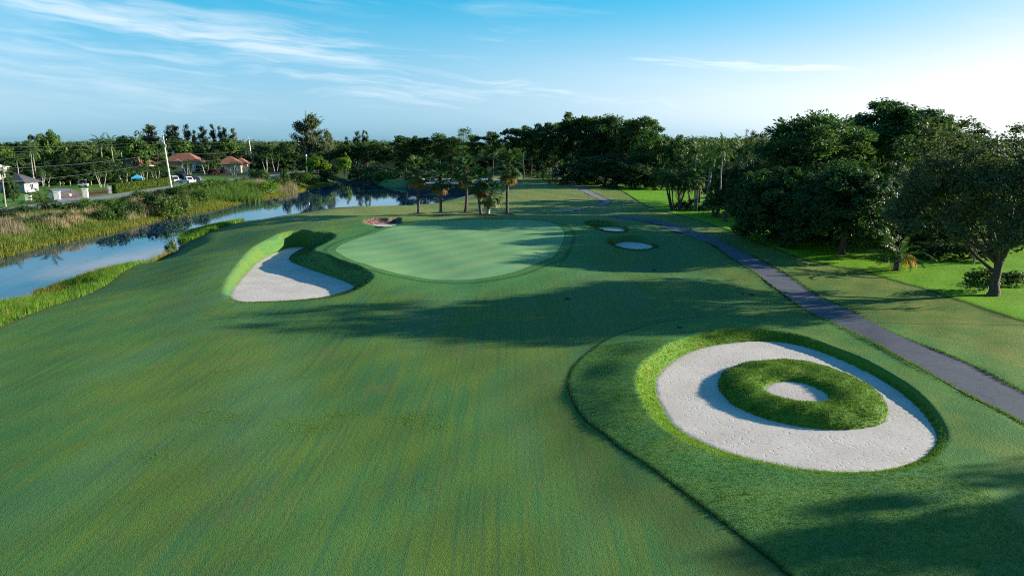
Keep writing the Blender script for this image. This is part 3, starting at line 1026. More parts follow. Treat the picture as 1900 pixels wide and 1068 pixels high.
def casuarina(seed, H_=20, spread=4, nb=60, per=70, lf=1.1, wd=.2, leaf='casuarina', plume=.5):
    rng = np.random.default_rng(seed)
    crown, trunk = Acc(), Acc()
    stems = 3
    for sidx in range(stems):
        ang = rng.random() * 6.28
        tip = np.array([math.cos(ang) * spread * .35 * sidx / 2, math.sin(ang) * spread * .35 * sidx / 2, H_ * (.97 - .09 * sidx)])
        trunk.add(tube(curve_path((0, 0, -.3), tip, 0, .1, 7, rng), np.linspace(.3, .04, 7), 6))
        for i in range(nb // stems):
            t = .18 + .80 * rng.random()
            a = rng.random() * 6.28
            ext = spread * (.22 + .9 * (1 - t) ** .8) * (.5 + .6 * rng.random())
            b0 = tip * np.array([t, t, t])
            b1 = b0 + np.array([math.cos(a) * ext, math.sin(a) * ext, ext * (.5 + .5 * rng.random()) + .6])
            trunk.add(tube(np.array([b0, (b0 + b1) / 2, b1]), (.07, .05, .02), 4))
            k = per
            s = rng.random((k, 1)) ** .7
            pts = b0 + (b1 - b0) * (.25 + .8 * s) + rng.normal(size=(k, 3)) * plume * np.array([.6, .6, .8])
            dirs = (b1 - b0) / np.linalg.norm(b1 - b0) * .6 + np.array([0, 0, .7]) + rng.normal(size=(k, 3)) * .45
            nrm = rng.normal(size=(k, 3))
            crown.add(leaf_quads(pts, nrm, lf * (.6 + .7 * rng.random(k)), wd, rng, U=dirs), rnd_leaf(rng, k, rng.random() * .25))
    return finish(trunk, crown, BARK['grey'], LEAF[leaf], 'casuarina')


def bush(seed, leaf, w_=2.0, h_=1.6, n=700, lf=.16, long=1.25, boxy=False):
    rng = np.random.default_rng(seed)
    crown, trunk = Acc(), Acc()
    ncl = 14
    for i in range(ncl):
        u = rng.normal(size=3)
        u /= np.linalg.norm(u)
        u[2] = abs(u[2])
        c = np.array([u[0] * w_ * .33, u[1] * w_ * .33, h_ * (.28 + .42 * u[2])])
        k = n // ncl
        dirs = rng.normal(size=(k, 3))
        dirs /= np.linalg.norm(dirs, axis=1, keepdims=True)
        pts = c + dirs * rng.random((k, 1)) ** .5 * np.array([w_ * .2, w_ * .2, h_ * .3])
        pts[:, 2] = np.maximum(pts[:, 2], .03)
        crown.add(leaf_quads(pts, dirs + np.array([0, 0, .5]) + rng.normal(size=(k, 3)) * .5, lf * long * (.7 + .6 * rng.random(k)), lf * .7, rng), rnd_leaf(rng, k, rng.random() * .25))
    for i in range(5):
        a = rng.random() * 6.28
        trunk.add(tube(curve_path((0, 0, -.1), (math.cos(a) * w_ * .25, math.sin(a) * w_ * .25, h_ * .55), 0, .03, 4, rng), (.05, .04, .03, .015), 4))
    return finish(trunk, crown, BARK['brown'], LEAF[leaf], 'bush')


# ------------------------------------------------------------------ palms
def pinnate(Lh=2.6, droop=1.0, rise=.35, n=20, leaflet=.55, wd=.075, seed=0, hang=.5):
    """one feather frond along +x from the origin"""
    rng = np.random.default_rng(seed)
    t = np.linspace(0, 1, n)
    px = Lh * (t - .12 * droop * t ** 3)
    pz = Lh * (rise * t - droop * .55 * t ** 2.2)
    ac = Acc()
    mid = np.stack([px, np.zeros(n), pz], 1)
    ac.add(tube(mid[::2] if n % 2 else mid, np.linspace(.04, .01, len(mid[::2] if n % 2 else mid)), 4), .55)
    C, U, Nn, LL = [], [], [], []
    tang = np.gradient(mid, axis=0)
    tang /= np.linalg.norm(tang, axis=1, keepdims=True)
    for i in range(2, n):
        ln = leaflet * (math.sin(math.pi * (.12 + .80 * t[i])) ** .7) * (.9 + .2 * rng.random())
        for s in (-1, 1):
            dr = np.array([tang[i, 0] * .55, s * .85, tang[i, 2] * .55 - hang * (.7 + .5 * rng.random())])
            dr /= np.linalg.norm(dr)
            C.append(mid[i] + dr * ln * .5)
            U.append(dr)
            Nn.append(np.cross(dr, tang[i]) + rng.normal(size=3) * .12)
            LL.append(ln)
    k = len(C)
    ac.add(leaf_quads(np.array(C), np.array(Nn), np.array(LL), wd, rng, U=np.array(U)), rnd_leaf(rng, k, .1))
    return np.concatenate(ac.v), np.concatenate(ac.f), np.concatenate(ac.r)


def fan(Lp=1.15, blade=.95, nseg=15, arc=2.5, wd=.12, seed=0, droop=.35):
    """one fan frond: petiole along +x and a costapalmate blade with hanging tips"""
    rng = np.random.default_rng(seed)
    ac = Acc()
    pt = curve_path((0, 0, 0), (Lp, 0, .05), .06, 0, 5, rng)
    ac.add(tube(pt, np.linspace(.03, .018, 5), 4), .5)
    hub = np.array([Lp, 0, .05])
    for i in range(nseg):
        a = -arc / 2 + arc * i / (nseg - 1)
        ln = blade * (.75 + .25 * math.cos(a * .8)) * (.9 + .2 * rng.random())
        d1 = np.array([math.cos(a), math.sin(a) * .95, .10 - .2 * abs(math.sin(a))])
        p1 = hub + d1 * ln * .6
        d2 = d1 * .75 + np.array([0, 0, -droop * 1.6 * (.7 + .6 * rng.random())])
        p2 = p1 + d2 * ln * .45
        side = np.array([-math.sin(a), math.cos(a), 0]) * wd * .5
        v = np.array([hub - side * .2, hub + side * .2, p1 + side, p1 - side, p2 + side * .15, p2 - side * .15])
        ac.add((v, np.array([(0, 1, 2, 3), (3, 2, 4, 5)])), .2 + .6 * rng.random())
    return np.concatenate(ac.v), np.concatenate(ac.f), np.concatenate(ac.r)


FROND = {}


def frond_mesh(kind, var, leaf):
    key = (kind, var, leaf)
    if key not in FROND:
        if kind == 'fan':
            v, f, r = fan(droop=.18 + .2 * var, seed=var)
        elif kind == 'fine':
            v, f, r = pinnate(2.4, .85 + .35 * var, .45, 22, .5, .07, var)
        elif kind == 'coco':
            v, f, r = pinnate(3.0, .8 + .4 * var, .4, 24, .62, .085, var, .75)
        FROND[key] = (v, f, r, data_mesh('frond', v, f, LEAF[leaf], r))
    return FROND[key]


def rot_frond(az_, el_, roll=0.0):
    return Matrix.Rotation(az_, 4, 'Z') @ Matrix.Rotation(-el_, 4, 'Y') @ Matrix.Rotation(roll, 4, 'X')


def palm_angles(rng, n, lo=-45, hi=80):
    out = []
    for i in range(n):
        e_ = hi - (hi - lo) * ((i + .5) / n) ** .85
        out.append((i * 2.39996 + rng.normal() * .15, R(e_ + rng.normal() * 5), rng.normal() * .25))
    return out


def palm_thing(name, x, y, th, label, cat='palm tree', group=None, kind='fan', n=30, size=1.0, lean=(0, 0), seed=0, leaf='palm', bark='palm', dead=0, trunk_r=.16, lo=-45, hi=80, deadleaf='dead', z=None):
    """a palm near enough for its fronds to be told apart: trunk and fronds are separate parts"""
    rng = np.random.default_rng(seed)
    z = H(x, y) if z is None else z
    root = empty(name, (x, y, z))
    tag(root, label, cat, group)
    tp = np.array([lean[0], lean[1], th])
    pth = curve_path((0, 0, -.2), tp, 0, 0, 8, rng)
    pth[:, :2] += np.sin(np.linspace(0, math.pi, 8))[:, None] * np.array([[.12, -.06]]) * rng.normal()
    rad = np.linspace(trunk_r * 1.15, trunk_r * .9, 8)
    rad[0] *= 1.35
    rad[-1] *= 1.25
    v, f = tube(pth, rad, 8)
    link('trunk', data_mesh('palm_trunk', v, f, BARK[bark], smooth=True), root)
    for i, (a, e_, ro) in enumerate(palm_angles(rng, n, lo, hi)):
        o = link('frond', frond_mesh(kind, i % 3, leaf)[3], root)
        o.matrix_local = Matrix.Translation(Vector(tp) + Vector((0, 0, .05 * rng.normal()))) @ rot_frond(a, e_, ro) @ Matrix.Scale(size * (.85 + .25 * rng.random()), 4)
    for i in range(dead):
        o = link('dead_frond', frond_mesh(kind, i % 3, deadleaf)[3], root)
        o.matrix_local = Matrix.Translation(Vector(tp) - Vector((0, 0, .1))) @ rot_frond(i * 2.4 + rng.normal() * .3, R(-62 + rng.normal() * 9), rng.normal() * .3) @ Matrix.Scale(size * (.8 + .25 * rng.random()), 4)
    return root


def palm_proto(seed, kind='coco', th=7.0, n=22, size=1.0, leaf='palm', bark='pale', trunk_r=.14, stems=1, spread=1.2, lo=-40, hi=75, deadn=0):
    rng = np.random.default_rng(seed)
    crown, trunk = Acc(), Acc()
    for s in range(stems):
        a0 = s * 6.283 / max(stems, 1) + rng.random()
        off = np.array([math.cos(a0), math.sin(a0)]) * (spread if stems > 1 else .15)
        hgt = th * (1 - (.35 * rng.random() if stems > 1 else 0))
        tp = np.array([off[0], off[1], hgt])
        b0 = np.array([off[0] * .25, off[1] * .25, -.2])
        pth = curve_path(b0, tp, 0, .04, 7, rng)
        trunk.add(tube(pth, np.linspace(trunk_r * 1.2, trunk_r * .75, 7), 6))
        for i, (a, e_, ro) in enumerate(palm_angles(rng, n, lo, hi)):
            v, f, r, _ = frond_mesh(kind, i % 3, leaf)
            M = np.array(rot_frond(a, e_, ro))[:3, :3] * size * (.85 + .3 * rng.random())
            crown.add((v @ M.T + tp, f), np.clip(r + rng.random() * .15, 0, 1))
    return finish(trunk, crown, BARK[bark], LEAF[leaf], 'palm')


def plant(name, pr, x, y, w_, h_, label, cat='tree', group=None, rz=None, z=None, crown_name='crown'):
    """one plant as a thing: an Empty at its foot, with trunk and crown meshes shared by its kind"""
    z = H(x, y) - .05 if z is None else z
    s = w_ / pr['w']
    root = empty(name, (x, y, z), RNG.random() * 6.28 if rz is None else rz, (s, s, h_ / pr['h']))
    tag(root, label, cat, group)
    link('trunk', pr['trunk'], root)
    link(crown_name, pr['crown'], root)
    return root


def plant_px(name, pr, px, Y, top, wpx, label, cat='tree', group=None, rz=None):
    x = at_depth(px, Y, 4)
    z = H(x, Y) - .05
    return plant(name, pr, x, Y, wpx * Y / FPX, top_z(top, Y) - z, label, cat, group, rz, z)


# ------------------------------------------------------------------ grass and reeds
def blades(name, xy, z, h, leaf, label, per=4, wd=.03, spread=.08, lean=.35, rng=RNG, kind='stuff', hvar=.5):
    n = len(xy)
    h = np.broadcast_to(np.asarray(h, float), (n,))
    base = np.concatenate([xy, np.asarray(z)[:, None]], 1)
    B = np.repeat(base, per, 0)
    k = len(B)
    B[:, :2] += rng.normal(size=(k, 2)) * spread
    hh = np.repeat(h, per) * (1 - hvar * .5 + hvar * rng.random(k))
    a = rng.random(k) * 6.283
    ln = np.abs(rng.normal(size=k)) * lean * hh
    dr = np.stack([np.cos(a), np.sin(a)], 1)
    sd = np.stack([-np.sin(a + .6), np.cos(a + .6)], 1) * (wd * (.7 + .6 * rng.random(k)))[:, None] * .5
    v = np.empty((k, 3, 3))
    v[:, 0] = B
    v[:, 0, :2] -= sd
    v[:, 1] = B
    v[:, 1, :2] += sd
    v[:, 2] = B
    v[:, 2, :2] += dr * ln[:, None]
    v[:, 2, 2] += hh
    v[:, :2, 2] -= .02
    o = mesh_obj(name, v.reshape(-1, 3), np.arange(3 * k).reshape(k, 3), LEAF[leaf])
    patch = .5 + .5 * np.sin(B[:, 0] * .9 + 2 * np.sin(B[:, 1] * .5)) * np.sin(B[:, 1] * .7 + .4)
    fattr(o.data, 'rnd', np.repeat(np.clip(rng.random(k) * .7 + patch * .3, 0, 1), 3))
    return tag(o, label, kind=kind)


def scatter(polyP, density, cond=None, rng=RNG):
    x0, y0 = polyP.min(0)
    x1, y1 = polyP.max(0)
    n = int((x1 - x0) * (y1 - y0) * density)
    xy = np.stack([x0 + (x1 - x0) * rng.random(n), y0 + (y1 - y0) * rng.random(n)], 1)
    xy = xy[sdf(polyP, xy[:, 0], xy[:, 1], margin=1) < 0]
    if cond is not None:
        xy = xy[cond(xy)]
    return xy


def zs(xy):
    return height(xy[:, 0], xy[:, 1])


def wpoly(px_pts, z=-.6, sub=4):
    return poly(px_pts, z, sub)


# canal bank on the course side
bankpoly = np.vstack([[P(a, b, WATER_Z) for a, b in near_bank[:7]], [P(326, 456, -.4)], MOWN_EDGE[5:46:1][::-1], [(-55, 30)]])
bank_area = spline([(-66, 30)] + [P(a, b + 9, WATER_Z + .3) for a, b in [(0, 549), (60, 529), (130, 506), (190, 488), (255, 479), (290, 467), (322, 453)]] + [P(a, b, -.85) for a, b in [(318, 458), (262, 490), (200, 532), (100, 589), (0, 635), (-120, 681)]] + [(-42, 18)], True, 4)
xy = scatter(bank_area, 55, lambda q: (q[:, 1] > 26))
dwt = sdf(WATER, xy[:, 0], xy[:, 1], margin=12)
gold = RNG.random(len(xy)) < np.clip(1.3 - dwt / 1.7, .05, .9) * (.55 + .45 * np.sin(xy[:, 0] * .8 + 1.3 * np.sin(xy[:, 1] * .6)))
blades('bank_grass', xy[~gold], zs(xy[~gold]), .20 + .30 * RNG.random((~gold).sum()), 'sedge', 'lush green grass on the near bank of the canal', 4, .035, .09, .45)
blades('golden_sedge', xy[gold], zs(xy[gold]), .35 + .35 * RNG.random(gold.sum()), 'gold', 'golden sedge at the water edge of the near bank', 4, .035, .1, .35)
spit = wpoly([(332, 441), (347, 429), (390, 421), (440, 412), (452, 416), (430, 426), (370, 442), (338, 446)], -1.3)
xy = scatter(spit, 40)
blades('bank_grass', xy, np.maximum(zs(xy), WATER_Z), .55, 'sedge', 'rounded clump of grass jutting into the canal behind the mound', 5, .06, .12, .4)

# far bank: yellow grass along the water, then reeds
far_strip = spline([P(a, b, WATER_Z) for a, b in [(-60, 492), (0, 480), (93, 454), (132, 447), (208, 432), (281, 412), (348, 398), (407, 387), (481, 370), (523, 364), (588, 347), (618, 341), (600, 338), (575, 343), (522, 359), (480, 365), (440, 373), (404, 381), (347, 392), (281, 406), (208, 425), (132, 440), (60, 454), (0, 470), (-60, 481)]], True, 3)
xy = scatter(far_strip, 18)
blades('bank_grass', xy, np.maximum(zs(xy), WATER_Z), .22 + .32 * RNG.random(len(xy)), 'yellow', 'yellow green grass along the far bank of the canal', 5, .10, .2, .4)


def reeds(pts, z, dens, h, leaf, label, name='reeds', per=4, wd=.07, thr=-.15):
    pp = wpoly(pts, z, 3)
    q = scatter(pp, dens)
    # they grow in clumps, with gaps
    f = np.sin(q[:, 0] * .9 + 1.7 * np.sin(q[:, 1] * .6 + 1)) + np.sin(q[:, 1] * 1.1 + 1.3 * np.sin(q[:, 0] * .7)) + RNG.normal(size=len(q)) * .35
    q = q[f > thr]
    f = f[f > thr]
    return blades(name, q, np.maximum(zs(q), WATER_Z), h * (.45 + .45 * RNG.random(len(q)) + .12 * np.clip(f, 0, 2)), leaf, label, per, wd, .18, .28)


reeds([(-40, 446), (0, 450), (60, 440), (110, 430), (130, 422), (100, 413), (40, 420), (-40, 426)], -.9, 17, 1.3, 'reed', 'tall dry tan reeds at the far bank, left edge')
reeds([(118, 430), (150, 423), (190, 414), (184, 402), (140, 408)], -.9, 15, 1.4, 'reed', 'dry tan reeds below the large palm on the far bank')
reeds([(232, 408), (280, 398), (318, 391), (312, 376), (262, 384), (236, 396)], -.8, 12, 1.6, 'reed', 'pale dry reeds standing between the dark shrubs')
reeds([(320, 390), (352, 384), (350, 370), (322, 376)], -.7, 12, 1.8, 'reed', 'slim stand of dry reeds near the white pole')
reeds([(415, 357), (480, 352), (486, 344), (420, 348)], -.5, 9, 1.7, 'reed', 'rusty dry reeds behind the cattails')
reeds([(520, 353), (550, 350), (545, 340), (518, 343)], -.5, 9, 1.8, 'reed', 'dry reeds at the foot of the far shrubs')
reeds([(345, 386), (400, 376), (478, 371), (484, 366), (478, 358), (440, 360), (400, 366), (360, 374)], -1.1, 12, 2.1, 'cattail', 'tall green cattails standing in the canal edge', 'cattails', 5, .09, -1)
reeds([(320, 376), (420, 360), (470, 352), (450, 345), (360, 352), (322, 362)], -.5, 7, 1.9, 'cattail', 'green reeds behind the cattails', 'cattails', 5, .10, -.3)
reeds([(-40, 424), (0, 420), (130, 408), (250, 386), (330, 366), (420, 344), (400, 340), (250, 372), (120, 394), (0, 408), (-40, 412)], -.4, 10, 1.1, 'brushgrass', 'mixed green weeds between road and canal', 'weeds', 5, .10, -1.5)

reeds([(-60, 477), (0, 467), (132, 437), (281, 403), (404, 378), (404, 368), (281, 390), (132, 420), (0, 446), (-60, 456)], -1.1, 20, .75, 'brushgrass', 'mixed grass between the yellow bank strip and the reeds', 'weeds', 5, .08, -1.6)


# longer turf on the bunker faces and the island
ring = BUNKERS['ring']
xy = scatter(ring['rimP'], 190, lambda q: (sdf(ring['sandP'], q[:, 0], q[:, 1]) > .02))
blades('bunker_grass', xy, zs(xy), .03 + .06 * RNG.random(len(xy)), 'turf', 'bright long grass on the face of the ring bunker', 4, .02, .04, .6)
xy = scatter(ISLE_O, 150, lambda q: (sdf(ISLE_I, q[:, 0], q[:, 1]) > .03))
blades('island_grass', xy, zs(xy), .04 + .08 * RNG.random(len(xy)) * (.6 + .4 * np.sin(xy[:, 0] * 3 + xy[:, 1] * 2)), 'isle', 'shaggy grass on the island in the ring bunker', 4, .022, .04, .6)
wb = BUNKERS['waist']
xy = scatter(wb['rimP'], 70, lambda q: (sdf(wb['sandP'], q[:, 0], q[:, 1], margin=9) > .02) & (base_height(q[:, 0], q[:, 1]) - sand_z(wb, q[:, 0], q[:, 1]) > .25))
blades('bunker_grass', xy, zs(xy), .03 + .06 * RNG.random(len(xy)), 'face', 'dark grass on the faces of the long left bunker', 4, .025, .05, .5)
for nm in ('rear', 'front'):
    bb = BUNKERS[nm]
    xy = scatter(bb['rimP'], 45, lambda q: (sdf(bb['sandP'], q[:, 0], q[:, 1], margin=9) > .02))
    blades('bunker_grass', xy, zs(xy), .13, 'isle', 'grass face of the %s small bunker right of the green' % nm, 4, .035, .06, .5)
# shaggy lip of the mow line round the ring
ml = spline(MOW, False, 30)
ml = ml[(ml[:, 1] > 14)]
q = np.repeat(ml, 5, 0) + RNG.normal(size=(len(ml) * 5, 2)) * .05 + np.array([[.06, .02]])
blades('rough_edge_grass', q, zs(q), .012 + .03 * RNG.random(len(q)), 'face', 'shaggy edge of the rough along the curved mow line', 4, .016, .04, .5)
rgh = scatter(MOWPOLY[MOWPOLY[:, 1] > 0], 130, lambda q: (q[:, 0] < 15) & (q[:, 1] < 36) & (sdf(ring['rimP'], q[:, 0], q[:, 1]) > 0) & (sdf(PATHPOLY, q[:, 0], q[:, 1]) > .2))
blades('rough_grass', rgh, zs(rgh), .045, 'isle', 'short tufted rough around the ring bunker', 3, .018, .05, .7)
pe_ = np.vstack([PATH_L, PATH_R])
pe_ = pe_[(pe_[:, 1] > 16) & (pe_[:, 1] < 75)]
q = np.repeat(pe_, 60, 0) + RNG.normal(size=(len(pe_) * 60, 2)) * np.array([.16, .28])
q = q[(np.abs(sdf(PATHPOLY, q[:, 0], q[:, 1], margin=3)) < .14)]
blades('verge_grass', q, zs(q) + .06, .07, 'isle', 'grass creeping over the edges of the cart path', 4, .025, .06, .7)
# weeds in the fairway
wq = []
for a, b, n, s in [(398, 772, 90, .7), (425, 778, 40, .4), (535, 785, 150, .9), (590, 795, 90, .6), (640, 768, 50, .4), (765, 775, 130, .8), (810, 795, 90, .6), (415, 690, 20, .3), (280, 845, 40, .5), (780, 905, 30, .5)]:
    c = np.array(P(a, b))
    wq.append(c + RNG.normal(size=(n, 2)) * np.array([s * .8, s * .55]))
wq = np.concatenate(wq)
blades('weeds', wq, zs(wq), .03, 'weed', 'patches of yellow green weeds in the fairway', 5, .035, .06, 1.6)

# ------------------------------------------------------------------ prototypes
def Q(kind, v=0):
    """plant kinds, a few shapes of each"""
    mk = {
        'mango': lambda: broad(10 + v, 'mango', 'brown', 4.6, 1.3 if v == 0 else .4, 9.5, 260, 95, .26, .16, .8, trunk_r=.32, fork=.2, clr=.16, shell=.65, skirt=.8),
        'ficus': lambda: broad(20 + v, 'ficus', 'grey', 6.8, 1.5, 15, 380, 100, .34, .12, .75, trunk_r=.45, clr=.15, shell=.62),
        'oak': lambda: broad(30 + v, 'oak', 'brown', 7.6, 2.2, 13, 340, 190, .21, .30, .75, openness=1, trunk_r=.36, fork=.16, clr=.17, up=.25, shift=(1.0, 1.6)),
        'oakfar': lambda: broad(36 + v, 'oak', 'grey', 5.5, 1.5, 11, 110, 110, .26, .26, .65, openness=1, trunk_r=.3, clr=.2),
        'feather': lambda: broad(40 + v, 'bright', 'grey', 5.5, 4.0, 11, 90, 130, .24, .15, .35, openness=1, trunk_r=.3, clr=.22),
        'bigpine': lambda: pine(50 + v, 'pine', 15, .80, 5.2, 44, 420, .6, .22, .26),
        'pine': lambda: pine(60 + v, 'pine', 15, [.38, .5, .45, .6, .42][v % 5], [2.8, 3.4, 3.1, 3.8, 2.6][v % 5], [15, 19, 17, 24, 14][v % 5], 170, .70, .27, .2),
        'palepine': lambda: pine(75 + v, 'bright', 17, .26, 3.2, 9, 110, .5, .16, .16, 'grey'),
        'broadfar': lambda: broad(80 + v, 'wood', 'brown', 4.8, 1.2, 10, 60, 60, .50, .3, .75, trunk_r=.28, clr=.24),
        'brightfar': lambda: broad(90 + v, 'bright', 'brown', 5.0, 1.5, 9.5, 60, 60, .50, .26, .65, trunk_r=.28, clr=.24),
        'limefar': lambda: broad(100 + v, 'lime', 'brown', 4, .6, 7, 50, 60, .42, .28, .7, trunk_r=.2, clr=.24),
        'darkfar': lambda: broad(110 + v, 'dark', 'brown', 4.8, .4, 10, 90, 70, .46, .24, .8, trunk_r=.28, clr=.22, skirt=.8),
        'ficusfar': lambda: broad(120 + v, 'ficus', 'grey', 6, 1.2, 13, 110, 80, .46, .3, .75, trunk_r=.4, clr=.19),
        'casuarina': lambda: casuarina(130 + v, 20, [4.2, 3.2, 2.6][v % 3], 66, 56, 1.2, .20),
        'plume': lambda: casuarina(140 + v, 14, [1.7, 1.3, 2.1][v % 3], 42, 34, 1.0, .17, plume=.34),
        'conedark': lambda: broad(150 + v, 'ficus', 'brown', 3.2, .3, 9, 70, 110, .30, .2, .7, trunk_r=.2, clr=.24),
        'coco': lambda: palm_proto(160 + v, 'coco', 7.5 + v, 20, .95, 'palm', 'pale', .15),
        'royal': lambda: palm_proto(170 + v, 'coco', 9.5, 18, 1.0, 'coconut', 'pale', .2),
        'fanfar': lambda: palm_proto(180 + v, 'fan', 6.0, 26, .95, 'palm', 'palm', .17, lo=-50),
        'arecafar': lambda: palm_proto(190 + v, 'fine', 4.2, 11, .72, 'palm', 'pale', .10, stems=3, spread=1.3, lo=-25),
        'reclinata': lambda: palm_proto(200 + v, 'fine', 5.6, 18, .85, 'palm', 'palm', .11, stems=9, spread=1.8, lo=-45),
        'lowpalm': lambda: palm_proto(210 + v, 'fine', 1.6, 14, .9, 'palm', 'palm', .12, stems=4, spread=.7, lo=-15),
        'brush': lambda: bush(220 + v, 'brush', 2.6, 1.9, 900, .17),
        'darkbush': lambda: bush(230 + v, 'dark', 2.4, 1.7, 800, .18),
        'redbush': lambda: bush(240 + v, 'red', 3.0, 1.6, 900, .2),
        'woodbush': lambda: bush(250 + v, 'wood', 3.2, 2.6, 700, .26),
        'limebush': lambda: bush(260 + v, 'lime', 3.0, 2.6, 800, .22),
    }[kind]
    return proto((kind, v), mk)


# ------------------------------------------------------------------ right side: garden trees by the cart path
def T(name, pr, px, Y, top, wpx, label, cat='tree', group=None, rz=None):
    if isinstance(Y, int) and Y > 140:
        Y = Y * 1.10 if px > 745 else Y * 1.16
    return plant_px(name, pr, px, Y, top, wpx, label, cat, group, rz)


T('oak_tree', Q('oak', 0), 1856, row_y(549), 226, 455, 'large fine-leaved shade tree with forked grey trunk on the lawn edge', rz=0)
T('mango_tree', Q('mango', 0), 1568, row_y(473), 306, 190, 'dense round dark mango tree behind the cart path, short trunk in view', rz=.4)
T('mango_tree', Q('mango', 1), 1462, row_y(452), 312, 170, 'dark mango tree with foliage down to the ground, beside the bright lawn', rz=2.0)
T('mango_tree', Q('mango', 2), 1412, row_y(436), 318, 110, 'narrow dark leafy tree closing the lawn end of the mango row', rz=3.0)
T('pine_tree', Q('bigpine', 0), 1490, 98, 212, 185, 'broad bushy pine with sunlit tufts left of the great fig tree')
T('fig_tree', Q('ficus', 0), 1640, 106, 190, 205, 'huge dome-shaped dark fig tree, tallest of the right-hand trees', rz=.9)
T('fig_tree', Q('ficus', 1), 1712, 108, 206, 110, 'smaller dark fig crown leaning out from behind the great fig')
T('feathery_tree', Q('feather', 0), 1738, 88, 228, 150, 'flat-topped feathery green tree in front of the great fig')
T('leafy_tree', Q('oakfar', 0), 1655, 71, 300, 180, 'grey-green open tree behind the mango trees')
T('leafy_tree', Q('oakfar', 1), 1770, 74, 262, 200, 'grey-green tree filling the gap left of the large shade tree')
T('leafy_tree', Q('oakfar', 2), 1910, 78, 236, 230, 'grey-green tree at the right edge behind the shade tree')
T('dark_tree', Q('darkfar', 0), 1590, 80, 330, 180, 'low dark tree under the great fig')
T('dark_tree', Q('darkfar', 1), 1720, 79, 345, 190, 'dark understorey tree behind the young coconut palm')
T('dark_tree', Q('darkfar', 2), 1840, 80, 350, 200, 'dark understorey tree behind the shade tree trunk')
T('dark_tree', Q('darkfar', 1), 1505, 78, 300, 120, 'dark leafy tree rising between the two mango trees')
T('shrub', Q('darkbush', 0), 1745, 66, 445, 110, 'dark shrub in the shade behind the young coconut palm', 'shrub')
T('shrub', Q('darkbush', 1), 1800, 65, 445, 100, 'dark shrub behind the thin pale stems', 'shrub')
T('shrub', Q('darkbush', 0), 1885, 53, 500, 70, 'low dark shrub just right of the shade tree trunk', 'shrub')
T('shrub', Q('woodbush', 0), 1835, 50.5, 495, 60, 'leafy sapling branch shrub left of the shade tree trunk', 'shrub')
T('shrub', Q('darkbush', 1), 1695, 72, 425, 100, 'dark shrub between the mango trunk and the young palm', 'shrub')
# thin pale triple stems
sx, sy = P(1806, 492)
r_ = tag(empty('young_tree', (sx, sy, H(sx, sy))), 'young tree of three thin pale stems in the shade', 'tree')
for dx_, dy_ in ((-.45, .1), (.05, -.1), (.55, .1)):
    v_, f_ = tube(curve_path((0, 0, -.1), (dx_, dy_, 2.6), 0, .03, 5), (.045, .04, .035, .03, .02), 5)
    link('stem', data_mesh('pale_stem', v_, f_, BARK['pale'], smooth=True), r_)
ac = Acc()
k_ = 420
c_ = np.array([0, 0, 3.0]) + RNG.normal(size=(k_, 3)) * np.array([.6, .5, .5])
ac.add(leaf_quads(c_, RNG.normal(size=(k_, 3)) + np.array([0, 0, .6]), .2, .1, RNG), rnd_leaf(RNG, k_, .1))
link('crown', ac.mesh('young_crown', LEAF['oak']), r_)
# off to the right of the frame: the trees whose shade lies over the near corner
for x_, y_, w_, h_, lb in [(48, 23.5, 10, 10.5, 'shade tree right of the frame, its shadow falls over the near corner'),
                           (57, 26.5, 9.5, 12.8, 'taller shade tree right of the frame beside the path')]:
    plant('fig_tree', Q('ficusfar', 0), x_, y_, w_, h_, lb)

# young coconut palm with hanging orange fronds
cx0, cy0 = P(1664, 503)
cp = palm_thing('coconut_palm', cx0, cy0, .95, 'young coconut palm with hanging orange dead fronds on the lawn', 'palm tree', None, 'coco', 13, .92, (.1, 0), 5, 'palm', 'palm', 0, .24, -5, 82)
for i, (a, e_) in enumerate([(.15, -50), (-.5, -58), (.5, -62), (.05, -70), (-2.6, -66), (-.9, -66)]):
    o = link('dead_frond', frond_mesh('coco', i % 3, 'orange' if i < 4 else 'dead')[3], cp)
    o.matrix_local = Matrix.Translation((.1 + .15 * math.cos(a), .15 * math.sin(a), 1.35)) @ rot_frond(a, R(e_ + 35), 0) @ Matrix.Scale(.62, 4)
fx, fy = P(1646, 496)
dfr = link('fallen_frond', frond_mesh('fine', 2, 'orange')[3])
dfr.location = (fx, fy, H(fx, fy) + .35)
dfr.rotation_euler = (0, R(8), R(170))
dfr.scale = (.55, .8, .5)
tag(dfr, 'fallen orange frond lying on the lawn left of the young palm', 'fallen frond')

# ------------------------------------------------------------------ palms behind the green
for px_, base, top, size, nf, lb, sd, dead in [
        (777, 399, 308, 1.30, 36, 'leftmost of the palms behind the green, straight slim trunk', 1, 7),
        (818, 399, 320, 1.28, 36, 'second palm from the left behind the green, low dark crown', 2, 8),
        (863, 398, 306, 1.30, 36, 'third palm from the left behind the green, gold dead fronds', 3, 9),
        (941, 401, 298, 1.34, 38, 'rightmost palm behind the green with a thick hanging tan skirt', 4, 13)]:
    xx, yy = P(px_, base, .4)
    zz = H(xx, yy)
    th = top_z(top, yy) - zz - .9
    palm_thing('sabal_palm', xx, yy, th, lb, 'palm tree', 'fan palms behind the green', 'fan', nf, size, (.1 * sd - .2, 0), sd, 'palm', 'palm', dead, .19, -48, 80)
xx, yy = P(893, 403, .4)
palm_thing('sabal_palm', xx, yy, 4.6, 'dark upright palm of the close pair behind the green', 'palm tree', 'fan palms behind the green', 'fan', 32, 1.2, (-.15, 0), 8, 'palm', 'palm', 6, .2, -48, 80)
xx, yy = P(905, 404, .4)
palm_thing('sabal_palm', xx, yy, 3.0, 'short leaning palm with mottled trunk in the close pair behind the green', 'palm tree', 'fan palms behind the green', 'fan', 32, 1.15, (.55, -.1), 9, 'palm', 'pale', 6, .26, -55, 75)
